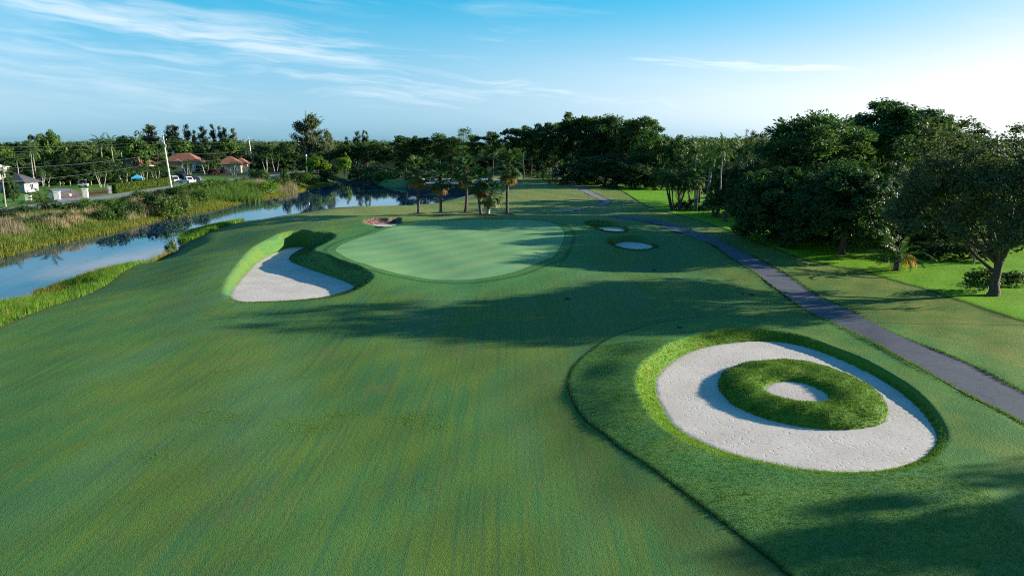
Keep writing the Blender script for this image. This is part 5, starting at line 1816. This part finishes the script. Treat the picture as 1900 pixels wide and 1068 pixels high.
def window(root, x, y, z, w_, h_, nx, ny, arch=False):
    """framed window on a wall facing (nx, ny)"""
    rz = math.atan2(nx, -ny) if True else 0
    f = BM()
    M = lambda lx, lz, off: (x + lx * -ny + nx * off, y + lx * nx + ny * off, z + lz)
    for lx, lz, sx_, sz_ in ((-w_ / 2, 0, .1, h_ + .1), (w_ / 2, 0, .1, h_ + .1), (0, h_ / 2, w_, .1), (0, -h_ / 2, w_ + .1, .12), (0, 0, .05, h_)):
        f.box(M(lx, lz, .04), (sx_ if abs(ny) > .5 else .10, .10 if abs(ny) > .5 else sx_, sz_))
    fo = f.obj('window', WHITEP, root)
    BM().box(M(0, 0, .02), (w_ if abs(ny) > .5 else .04, .04 if abs(ny) > .5 else w_, h_)).obj('pane', GLASS, fo)


def house(name, px_, Y_, label, rot, blocks, roofmat, wallmat):
    """blocks: (cx, cy, w, d, wall height, roof rise); windows go on the two sides seen"""
    x = at_depth(px_, Y_, 2)
    root = tag(empty(name, (x, Y_, H(x, Y_) - .05), rot), label, 'house')
    for cx, cy, w_, d_, wh, rise in blocks:
        BM().box((cx, cy, wh / 2), (w_, d_, wh)).obj('wall', wallmat, root)
        hip_roof(root, cx, cy, w_, d_, wh + .03, rise, roofmat)
        for k in range(max(1, int(w_ // 3.5))):
            window(root, cx - w_ / 2 + (k + .5) * w_ / max(1, int(w_ // 3.5)), cy - d_ / 2, wh * .52, 1.3, 1.4, 0, -1)
        for k in range(max(1, int(d_ // 4))):
            window(root, cx + w_ / 2, cy - d_ / 2 + (k + .5) * d_ / max(1, int(d_ // 4)), wh * .52, 1.3, 1.4, 1, 0)
    return root


# orange-roofed house: tall main block, entrance wing, garage wing
hm = house('house', 342, 275, 'cream house with orange tile roofs and arched entrance beyond the parked cars', R(8),
           [(-1.5, 5, 13, 9, 4.2, 2.9), (-3.2, -1.4, 7, 5.5, 3.0, 2.0), (8.8, 6, 6, 8, 3.6, 1.9), (5.6, -.2, 4.2, 4.0, 3.1, 1.5)], ROOF_O, STUCCO)
BM().box((-5.6, 6.2, 6.4), (1.0, 1.0, 2.6)).box((-5.6, 6.2, 7.75), (1.3, 1.3, .2)).obj('chimney', WSTUCCO, hm)
# arched entrance portal standing proud of the wing
arch = BM()
pts_o, pts_i = [], []
for i in range(13):
    a = math.pi * i / 12
    pts_i.append((5.6 - 1.1 * math.cos(a), 1.7 + 1.1 * math.sin(a)))
out = [(3.9, 0), (3.9, 3.35), (7.3, 3.35), (7.3, 0), (6.7, 0)] + pts_i[::-1] + [(4.5, 0)]
vv = [(x_, -2.62, z_) for x_, z_ in out] + [(x_, -2.22, z_) for x_, z_ in out]
k = len(out)
arch.poly(vv, [tuple(range(k)), tuple(range(2 * k - 1, k - 1, -1))] + [(i, (i + 1) % k, k + (i + 1) % k, k + i) for i in range(k)])
arch.obj('entrance_arch', WSTUCCO, hm)
BM().box((5.6, -2.21, 1.1), (1.5, .06, 2.2)).obj('door', GLASS, hm)

house('house', 428, 262, 'cream house with dark orange hip roof right of the red hedge', R(12), [(0, 0, 8.5, 8, 3.1, 3.0), (3.4, 3.2, 5, 6, 3.3, 2.1)], ROOF_O, STUCCO)
house('house', 226, 255, 'long low house with brown tile roof half hidden by trees', R(-14), [(0, 0, 24, 9, 3.4, 3.0)], ROOF_B, STUCCO)
house('house', 24, 155, 'small grey-walled house with dark hip roof at the left edge', R(6), [(0, 2, 5.4, 5.5, 2.3, 1.9)], ROOF_G, GSTUCCO)
house('house', -16, 190, 'white house corner with pale roof edge at the extreme left', R(0), [(0, 0, 6, 6, 4.6, .9)], plain('pale_roof', (.62, .62, .60), .6), WSTUCCO)

# storage shed by the far end of the path
sx, sy = at_depth(1031, 222, 1), 222.0
sh = tag(empty('shed', (sx, sy, H(sx, sy) - .05), R(4)), 'small pale shed in the shade at the far end of the path', 'shed')
BM().box((0, 0, 1.1), (4.2, 3.0, 2.2)).obj('wall', GSTUCCO, sh)
BM().box((0, 0, 2.29), (4.8, 3.6, .16)).obj('roof', plain('shed_roof', (.20, .20, .21), .6), sh)
BM().box((-.6, -1.53, .95), (1.0, .06, 1.9)).obj('door', plain('shed_door', (.25, .27, .30), .5), sh)
window(sh, 1.1, -1.5, 1.3, .9, .7, 0, -1)


# ------------------------------------------------------------------ poles and cables
def ground_at(px_, Y_, z=1):
    x = at_depth(px_, Y_, z)
    return x, Y_, H(x, Y_)


POLES = []
for i, (px_, Y_, top, lean, rad, lb) in enumerate([
        (315, 174, 250, (-.85, 0), .24, 'nearest white concrete utility pole, leaning left beside the parked cars'),
        (469, 274, 253, (-1.0, 0), .26, 'middle white utility pole on the lawn right of the houses'),
        (557, 320, 258, (-.5, 0), .20, 'thin far utility pole in front of the biggest casuarina')]):
    x, y, z = ground_at(px_, Y_, 4)
    h = top_z(top, Y_) - z
    pr = tag(empty('utility_pole', (x, y, z - .3)), lb, 'utility pole', 'utility poles along the road')
    tpx, tpy = lean
    v, f = tube(curve_path((0, 0, 0), (tpx, tpy, h + .3), 0, 0, 5), np.linspace(rad, rad * .62, 5), 10)
    link('pole', data_mesh('pole_shaft', v, f, CONCRETE, smooth=True), pr)
    hz = h + .3
    for dz_, ln in ((.25, 1.1), (1.3, .9)):
        fr = 1 - dz_ / hz
        BM().box((tpx * fr + .35, 0, hz - dz_), (ln, .09, .09)).obj('bracket', STEEL, pr)
        BM().cyl((tpx * fr + .35 + ln / 2 - .06, 0, hz - dz_ + .16), .06, .22, seg=8).obj('insulator', WHITEP, pr)
    if i == 0:
        BM().cyl((tpx * .8 + .32, -.1, hz * .80), .17, .7, seg=12).obj('transformer', STEEL, pr)
    POLES.append((x, y, z, h, lean))
p1, p2 = POLES[0], POLES[1]
p0 = (p1[0] + (p1[0] - p2[0]) * 1.05, p1[1] + (p1[1] - p2[1]) * 1.05, 0.0, 12.2, (-.6, 0))
pr = tag(empty('utility_pole', (p0[0], p0[1], H(p0[0], p0[1]) - .3)), 'utility pole standing left of the frame, carrying the cables', 'utility pole', 'utility poles along the road')
v, f = tube(curve_path((0, 0, 0), (-.6, 0, 12.5), 0, 0, 5), np.linspace(.25, .16, 5), 10)
link('pole', data_mesh('pole_shaft', v, f, CONCRETE, smooth=True), pr)
chain_ = [p0, POLES[0], POLES[1], POLES[2]]
names = ['the left edge and the nearest pole', 'the nearest and the middle pole', 'the middle and the far pole']
for si in range(3):
    a, b = chain_[si], chain_[si + 1]
    for li, (fr, off, sag, rad, what) in enumerate([(.975, .9, .7, .010, 'top thin'), (.89, .8, .8, .010, 'second thin'), (.84, -.1, .9, .010, 'third thin'), (.66, 0, 1.1, .020, 'thick upper'), (.52, .0, 1.3, .020, 'thick lower')]):
        A = np.array([a[0] + a[4][0] * fr + off, a[1], a[2] + a[3] * fr])
        B2 = np.array([b[0] + b[4][0] * fr + off, b[1], b[2] + b[3] * fr])
        pth = curve_path(A, B2, -sag, 0, 17)
        v, f = tube(pth, np.full(17, rad), 4)
        o = link('power_cable', data_mesh('cable', v, f, WIREM))
        tag(o, '%s cable strung between %s' % (what, names[si]), 'cable', 'cables between the utility poles')

# ------------------------------------------------------------------ road, driveway
def road(pts, half, name, label, mat, z=.05):
    c = spline(pts, False, 8)
    tg = np.gradient(c, axis=0)
    tg /= np.linalg.norm(tg, axis=1, keepdims=True)
    nr = np.stack([-tg[:, 1], tg[:, 0]], 1)
    L, R2 = c + nr * half, c - nr * half
    ts = np.linspace(0, 1, 5)
    pp = L[:, None] * (1 - ts)[None, :, None] + R2[:, None] * ts[None, :, None]
    zz = height(pp[..., 0], pp[..., 1]).max(1, keepdims=True) + z + np.zeros((1, 5))
    o = mesh_obj(name, np.concatenate([pp.reshape(-1, 2), zz.reshape(-1, 1)], 1), grid_faces(5, len(c)), mat, smooth=True)
    return tag(o, label, kind='structure')


rc = [P(-60, 400), P(40, 386), P(120, 376), P(190, 368), P(250, 359), P(330, 346), P(400, 337), P(470, 329), P(540, 321), P(600, 313)]
road(rc, 3.0, 'road', 'pale road running along the far side of the canal', ROADM)
road([P(132, 374), P(128, 366), P(120, 356), P(105, 350)], 2.2, 'driveway', 'driveway through the iron gate', ROADM, .10)
road([P(350, 343), P(348, 335), P(343, 328)], 4.5, 'driveway', 'driveway where the cars are parked', ROADM, .10)

# ------------------------------------------------------------------ gate pillars, gates, hedge
def pillar(px_, base, hpx, wm, lb):
    x, y = P(px_, base)
    h = hpx * y / FPX
    r = tag(empty('gate_pillar', (x, y, H(x, y) - .05), R(20)), lb, 'pillar', 'white gate pillars along the driveway')
    BM().box((0, 0, h / 2), (wm, wm, h)).obj('shaft', WSTUCCO, r)
    BM().box((0, 0, h + .06), (wm + .16, wm + .16, .12)).obj('cap', WSTUCCO, r)
    return x, y, h


pls = [pillar(54, 374, 11, .9, 'white gate pillar furthest left, in front of the small grey house'),
       pillar(107, 371, 15, .95, 'white gate pillar beside the pale utility cabinet'),
       pillar(159, 366, 16, .95, 'tall white gate pillar between the two iron gates'),
       pillar(205, 359, 13, .8, 'white pillar at the left end of the clipped hedge')]
gl = ['low iron railing left of the cabinet', 'arched brown iron gate across the driveway', 'straight brown iron railing between pillar and hedge']
for i in range(3):
    (x0, y0, h0), (x1, y1, h1) = pls[i], pls[i + 1]
    L_ = math.hypot(x1 - x0, y1 - y0)
    a = math.atan2(y1 - y0, x1 - x0)
    g = tag(empty('iron_gate', (x0, y0, H(x0, y0)), a), gl[i], 'gate' if i == 1 else 'railing')
    hh_ = .75 * min(h0, h1)
    n_ = int(L_ / .16)
    bars = BM()
    for k in range(1, n_):
        t_ = k / n_
        top_ = hh_ + (.45 * math.sin(math.pi * t_) if i == 1 else 0)
        bars.box((L_ * t_, 0, top_ / 2 + .05), (.035, .035, top_))
    o = bars.obj('picket', IRON, g)
    o['kind'] = 'stuff'
    BM().box((L_ / 2, .0, .18), (L_ - 1.0, .06, .07)).obj('rail', IRON, g)
    BM().box((L_ / 2, .0, hh_ * .8), (L_ - 1.0, .06, .07)).obj('rail', IRON, g)
    if i == 1:
        BM().box((L_ / 2 - .02, 0, .85), (.12, .12, 1.7)).obj('post', IRON, g)
        BM().box((L_ * .45, -.08, .75), (.42, .03, .55)).obj('notice_plate', plain('buff_notice', (.62, .42, .25), .5), g)
x, y = P(97, 371)
cb = tag(empty('utility_cabinet', (x, y, H(x, y) - .05), R(15)), 'pale green utility cabinet beside the gate pillar', 'cabinet')
BM().box((0, 0, .78), (1.15, .7, 1.5), bevel=.04).obj('body', plain('cabinet_paint', (.58, .66, .62), .5), cb)
BM().box((0, -.36, .8), (.95, .03, 1.2)).obj('door', plain('cabinet_door', (.62, .70, .66), .5), cb)
BM().box((0, 0, .05), (1.4, .95, .12)).obj('base', CONCRETE, cb)

# clipped hedge
(x0, y0), (x1, y1) = P(210, 359), P(318, 343)
L_ = math.hypot(x1 - x0, y1 - y0)
hd = tag(empty('clipped_hedge', ((x0 + x1) / 2, (y0 + y1) / 2, H((x0 + x1) / 2, (y0 + y1) / 2)), math.atan2(y1 - y0, x1 - x0)), 'long clipped hedge behind the road, between the white pillar and the pole', 'hedge')
rh = np.random.default_rng(5)
k_ = 9000
hx, hy, hz = L_ / 2, .75, 1.95
face = rh.integers(0, 4, k_)
uu = rh.uniform(-1, 1, (k_, 3))
pp_ = uu * np.array([hx, hy, hz / 2]) + np.array([0, 0, hz / 2])
nn_ = np.zeros((k_, 3))
for fi, (ax, sg) in enumerate([(1, -1), (2, 1), (0, -1), (1, -1)]):
    s_ = face == fi
    pp_[s_, ax] = sg * (hx, hy, hz / 2)[ax] + (hz / 2 if ax == 2 else 0) + rh.normal(size=s_.sum()) * .06
    nn_[s_, ax] = sg
s_ = (face == 2) & (rh.random(k_) > .2)
pp_[s_, 1] = -hy + rh.normal(size=s_.sum()) * .05
pp_[s_, 0] = rh.uniform(-hx, hx, s_.sum())
ac = Acc()
ac.add(leaf_quads(pp_, nn_ + rh.normal(size=(k_, 3)) * .6, .34, .24, rh), rnd_leaf(rh, k_, .1))
link('foliage', ac.mesh('hedge_leaves', LEAF['hedge']), hd)
BM().box((0, 0, hz * .46), (L_ - .3, hy * 2 - .3, hz * .9)).obj('inner_twigs', plain('hedge_inside', (.02, .03, .01), .9), hd)

# agave in the left yard, each leaf its own part
x, y = P(30, 356)
ag = tag(empty('agave', (x, y, H(x, y))), 'spiky blue-grey agave before the small grey house', 'plant')
vv = np.array([(0, -.10, 0), (0, .10, 0), (.7, -.13, .06), (.7, .13, .06), (1.9, 0, .1), (.7, 0, -.04), (0, 0, -.06)])
ff = np.array([(0, 6, 5, 2), (6, 1, 3, 5), (2, 5, 4, 4), (5, 3, 4, 4)])
me = data_mesh('agave_leaf', vv, ff, LEAF['agave'], np.array([.2, .4, .5, .7, .9, .3, .2]))
for i in range(30):
    o = link('leaf', me, ag)
    o.matrix_local = rot_frond(i * 2.4, R(12 + 68 * (i / 30)), 0) @ Matrix.Scale(1.0 + .25 * RNG.random(), 4)
for px_, b_, s_, lb in [(52, 357, .5, 'pale garden rock right of the agave'), (47, 358, .35, 'small pale garden rock beside the agave')]:
    x, y = P(px_, b_)
    bm = bmesh.new()
    bmesh.ops.create_icosphere(bm, subdivisions=2, radius=s_)
    for v in bm.verts:
        v.co *= 1 + .18 * math.sin(v.co.x * 7 + v.co.y * 5) * math.sin(v.co.z * 6)
        v.co.z *= .6
    me = bpy.data.meshes.new('rock')
    bm.to_mesh(me)
    bm.free()
    me.materials.append(plain('pale_rock', (.48, .44, .38), .9, .1, 0, None, 3, .5))
    o = link('garden_rock', me)
    o.location = (x, y, H(x, y) + s_ * .3)
    tag(o, lb, 'rock')


# ------------------------------------------------------------------ vehicles
def vehicle(name, px_, base, rot, label, paint, pickup=False, Lc=4.8, Wc=1.9, Hc=1.75):
    x, y = P(px_, base)
    root = tag(empty(name, (x, y, H(x, y) + .1), rot), label, 'car' if not pickup else 'pickup truck', 'cars parked by the orange roofed house')
    hl = Lc / 2
    hood = .98
    low = [(-hl, .45), (-hl + .05, .95), (-hl + .2, hood), (hl - 1.25, hood + .02), (hl - .15, .86), (hl, .6), (hl - .05, .38), (-hl + .1, .36)]
    if pickup:
        cab = [(-.35, hood), (-.25, Hc - .06), (0, Hc), (.75, Hc), (.95, Hc - .1), (1.45, hood)]
    else:
        cab = [(-hl + .12, hood), (-hl + .4, Hc - .08), (-hl + .7, Hc), (.6, Hc), (.85, Hc - .08), (1.5, hood)]

    def loft(prof, w0, w1, z0, z1):
        b = BM()
        n_ = len(prof)
        vs = []
        for s in (-1, 1):
            for (xx_, zz_) in prof:
                t = min(max((zz_ - z0) / (z1 - z0 + 1e-6), 0), 1)
                vs.append((xx_, s * (w0 + (w1 - w0) * t), zz_))
        fs = [tuple(range(n_)), tuple(range(2 * n_ - 1, n_ - 1, -1))] + [(i, (i + 1) % n_, n_ + (i + 1) % n_, n_ + i) for i in range(n_)]
        b.poly(vs, fs)
        bmesh.ops.bevel(b.bm, geom=list(b.bm.edges), offset=.05, segments=2, affect='EDGES')
        return b
    loft(low, Wc / 2, Wc / 2 - .04, .36, hood).obj('body', paint, root)
    loft(cab, Wc / 2 - .05, Wc / 2 - .24, hood, Hc).obj('cabin', paint, root)
    # glass set proud of the cabin by a few millimetres
    x0_, x1_ = cab[1][0] + .12, cab[-2][0] - .05
    for s in (-1, 1):
        for a_, b_ in ((x0_, (x0_ + x1_) / 2 - .05), ((x0_ + x1_) / 2 + .05, x1_ + .12)):
            yb, yt = s * (Wc / 2 - .075), s * (Wc / 2 - .215)
            BM().poly([(a_, yb, hood + .10), (b_ + .15, yb, hood + .10), (b_, yt, Hc - .12), (a_ + .05, yt, Hc - .12),
                       (a_, yb + s * .02, hood + .10), (b_ + .15, yb + s * .02, hood + .10), (b_, yt + s * .02, Hc - .12), (a_ + .05, yt + s * .02, Hc - .12)],
                      [(4, 5, 6, 7), (0, 3, 2, 1), (0, 1, 5, 4), (1, 2, 6, 5), (2, 3, 7, 6), (3, 0, 4, 7)]).obj('window', GLASS, root)
    fx0, fx1 = cab[-1][0] - .03, cab[-2][0] + .03
    BM().poly([(fx0 + .02, -.72, hood + .08), (fx0 + .02, .72, hood + .08), (fx1 + .04, .62, Hc - .14), (fx1 + .04, -.62, Hc - .14)], [(0, 1, 2, 3)]).obj('windscreen', GLASS, root)
    for sx_ in (-1, 1):
        for sy_ in (-1, 1):
            wh = BM().cyl((sx_ * (hl - .95), sy_ * (Wc / 2 - .12), .34), .34, .24, 'Y', 16).obj('wheel', RUBBER, root)
            BM().cyl((sx_ * (hl - .95), sy_ * (Wc / 2 - .115 + .005), .34), .20, .25, 'Y', 12).obj('rim', STEEL, wh)
    for sy_ in (-1, 1):
        BM().box((hl - .1, sy_ * .68, .78), (.14, .36, .14), bevel=.03).obj('headlight', WHITEP, root)
        BM().box((-hl + .03, sy_ * .74, .82), (.08, .2, .24), bevel=.02).obj('tail_light', plain('red_lens', (.4, .02, .02), .2), root)
    if pickup:
        BM().box((-1.35, 0, .99), (1.9, Wc - .36, .02)).obj('load_bed', RUBBER, root)
    return root


vehicle('parked_car', 325, 340, R(-55), 'white van-like car half hidden by the leaning white pole', WHITEP, False, 4.9, 1.95, 1.9)
vehicle('pickup_truck', 349, 341, R(-38), 'white pickup truck, frontmost of the parked cars', plain('white_truck_paint', (.74, .73, .70), .35), True, 5.4, 2.0, 1.85)
vehicle('parked_car', 340, 334, R(-30), 'dark blue car parked behind the white pickup', plain('navy_paint', (.015, .018, .035), .3, .5), False, 4.9, 1.95, 1.9)
vehicle('parked_car', 361, 338, R(-40), 'black car at the right end of the parked cars', plain('black_paint', (.014, .014, .016), .3, .5), False, 4.7, 1.9, 1.55)
# small white utility cart in the shaded yard
x, y = P(155, 347)
uc = tag(empty('utility_cart', (x, y, H(x, y) + .02), R(15)), 'small pale cart with a flat roof in the shaded yard', 'cart')
BM().box((0, 0, .55), (2.2, 1.15, .45), bevel=.05).obj('body', WHITEP, uc)
BM().box((-.35, 0, .95), (.5, 1.0, .5), bevel=.05).obj('seat', RUBBER, uc)
BM().box((-.1, 0, 1.85), (1.7, 1.15, .07), bevel=.02).obj('roof', plain('cart_roof', (.30, .36, .45), .4), uc)
for sx_ in (-.85, .65):
    for sy_ in (-.5, .5):
        BM().box((sx_, sy_, 1.3), (.05, .05, 1.1)).obj('post', STEEL, uc)
        BM().cyl((sx_ * .85, sy_ * 1.02, .24), .24, .16, 'Y', 12).obj('wheel', RUBBER, uc)

# blue garden canopy behind the hedge
x, y = P(256, 345)
bc = tag(empty('garden_canopy', (x, y, H(x, y)), .4), 'blue pointed garden canopy showing above the hedge', 'canopy')
BM().poly([(-1.3, -1.3, 2.15), (1.3, -1.3, 2.15), (1.3, 1.3, 2.15), (-1.3, 1.3, 2.15), (0, 0, 3.0), (-1.3, -1.3, 1.95), (1.3, -1.3, 1.95), (1.3, 1.3, 1.95), (-1.3, 1.3, 1.95)],
          [(0, 1, 4), (1, 2, 4), (2, 3, 4), (3, 0, 4), (0, 5, 6, 1), (1, 6, 7, 2), (2, 7, 8, 3), (3, 8, 5, 0)]).obj('canopy_cloth', plain('blue_cloth', (.06, .38, .62), .7), bc)
for sx_ in (-1.25, 1.25):
    for sy_ in (-1.25, 1.25):
        BM().cyl((sx_, sy_, 1.0), .03, 2.0, seg=6).obj('leg', STEEL, bc)
# round yellow disc on a stand, and posts in the shaded yard
x, y = P(118, 349)
ds = tag(empty('round_target', (x, y, H(x, y))), 'round yellow ring on a stand in the dark yard', 'target')
BM().cyl((0, 0, 1.25), .36, .06, 'Y', 20).obj('disc', plain('ochre_disc', (.62, .45, .16), .6), ds)
BM().cyl((0, -.035, 1.25), .16, .02, 'Y', 16).obj('centre', plain('dark_centre', (.10, .07, .04), .6), ds)
BM().box((0, .05, .5), (.06, .06, 1.0)).obj('stand', IRON, ds)
for px_, lb in [(91, 'leftmost pale post of the yard fence'), (112, 'pale post left of the yellow ring'), (131, 'pale post right of the yellow ring'), (170, 'pale post right of the small cart')]:
    x, y = P(px_, 346)
    o = BM().box((0, 0, .6), (.16, .16, 1.25)).box((0, 0, 1.26), (.2, .2, .06)).obj('fence_post', plain('weathered_post', (.34, .29, .22), .8), None)
    o.location = (x, y, H(x, y))
    tag(o, lb, 'post', 'posts at the back of the shaded yard')

# orange diamond road sign
x, y = P(439, 331)
sg = tag(empty('road_sign', (x, y, H(x, y)), R(-10)), 'orange diamond road sign on a post in front of the lawn', 'sign')
BM().cyl((0, 0, 1.1), .03, 2.2, seg=6).obj('post', STEEL, sg)
o = BM().box((0, 0, 0), (.78, .025, .78), bevel=.008).obj('plate', plain('orange_sign', (.72, .30, .03), .4), sg)
o.matrix_local = Matrix.Translation((0, -.05, 2.1)) @ Matrix.Rotation(R(45), 4, 'Y')
# white garden statue seen against the dark trees
x, y = P(540, 314)
stt = tag(empty('garden_statue', (x, y, H(x, y))), 'white cross-shaped garden ornament against the dark trees', 'ornament')
BM().box((0, 0, 1.5), (.3, .25, 3.0), bevel=.05).box((0, 0, 2.3), (1.5, .22, .3), bevel=.05).obj('body', WHITEP, stt)
BM().box((0, 0, .15), (.9, .9, .3)).obj('base', CONCRETE, stt)
# street lamp globe
x, y = at_depth(568, 240, 6), 240
lp = tag(empty('street_lamp', (x, y, H(x, y))), 'street lamp with white globe in front of the biggest casuarina', 'street lamp')
BM().cyl((0, 0, 3.2), .07, 6.4, seg=8).obj('post', STEEL, lp)
bm = BM()
bmesh.ops.create_icosphere(bm.bm, subdivisions=2, radius=.35)
bmesh.ops.translate(bm.bm, verts=bm.bm.verts, vec=(0, 0, 6.6))
bm.obj('globe', WHITEP, lp, True)

# ------------------------------------------------------------------ small things on the course
x, y = P(1075, 398)
yp = tag(empty('yardage_post', (x, y, H(x, y))), 'thin yellow-topped marker post on the grass behind the green', 'marker post')
BM().cyl((0, 0, .42), .05, .84, seg=8).obj('post', plain('post_wood', (.40, .30, .16), .7), yp)
BM().cyl((0, 0, .90), .055, .12, seg=8).obj('cap', plain('yellow_cap', (.75, .55, .08), .5), yp)
LIDM = plain('drain_lid', (.035, .030, .026), .7)
for px_, base, z_, r_, lb in [(1053, 553, .2, .19, 'dark sprinkler lid in the shaded approach before the green'),
                              (1213, 497, .2, .2, 'dark sprinkler lid in the hollow right of the green'),
                              (1395, 546, .1, .2, 'dark lid on the grass left of the cart path'),
                              (1378, 545, .1, .12, 'smaller lid just left of the lid by the path'),
                              (1262, 604, .4, .16, 'dark lid on the crest behind the ring bunker')]:
    x, y = P(px_, base, z_)
    o = BM().cyl((0, 0, .0), r_, .05, seg=20).cyl((0, 0, .03), r_ * .8, .03, seg=20).obj('sprinkler_lid', LIDM)
    o.location = (x, y, H(x, y) + .02)
    tag(o, lb, 'lid')
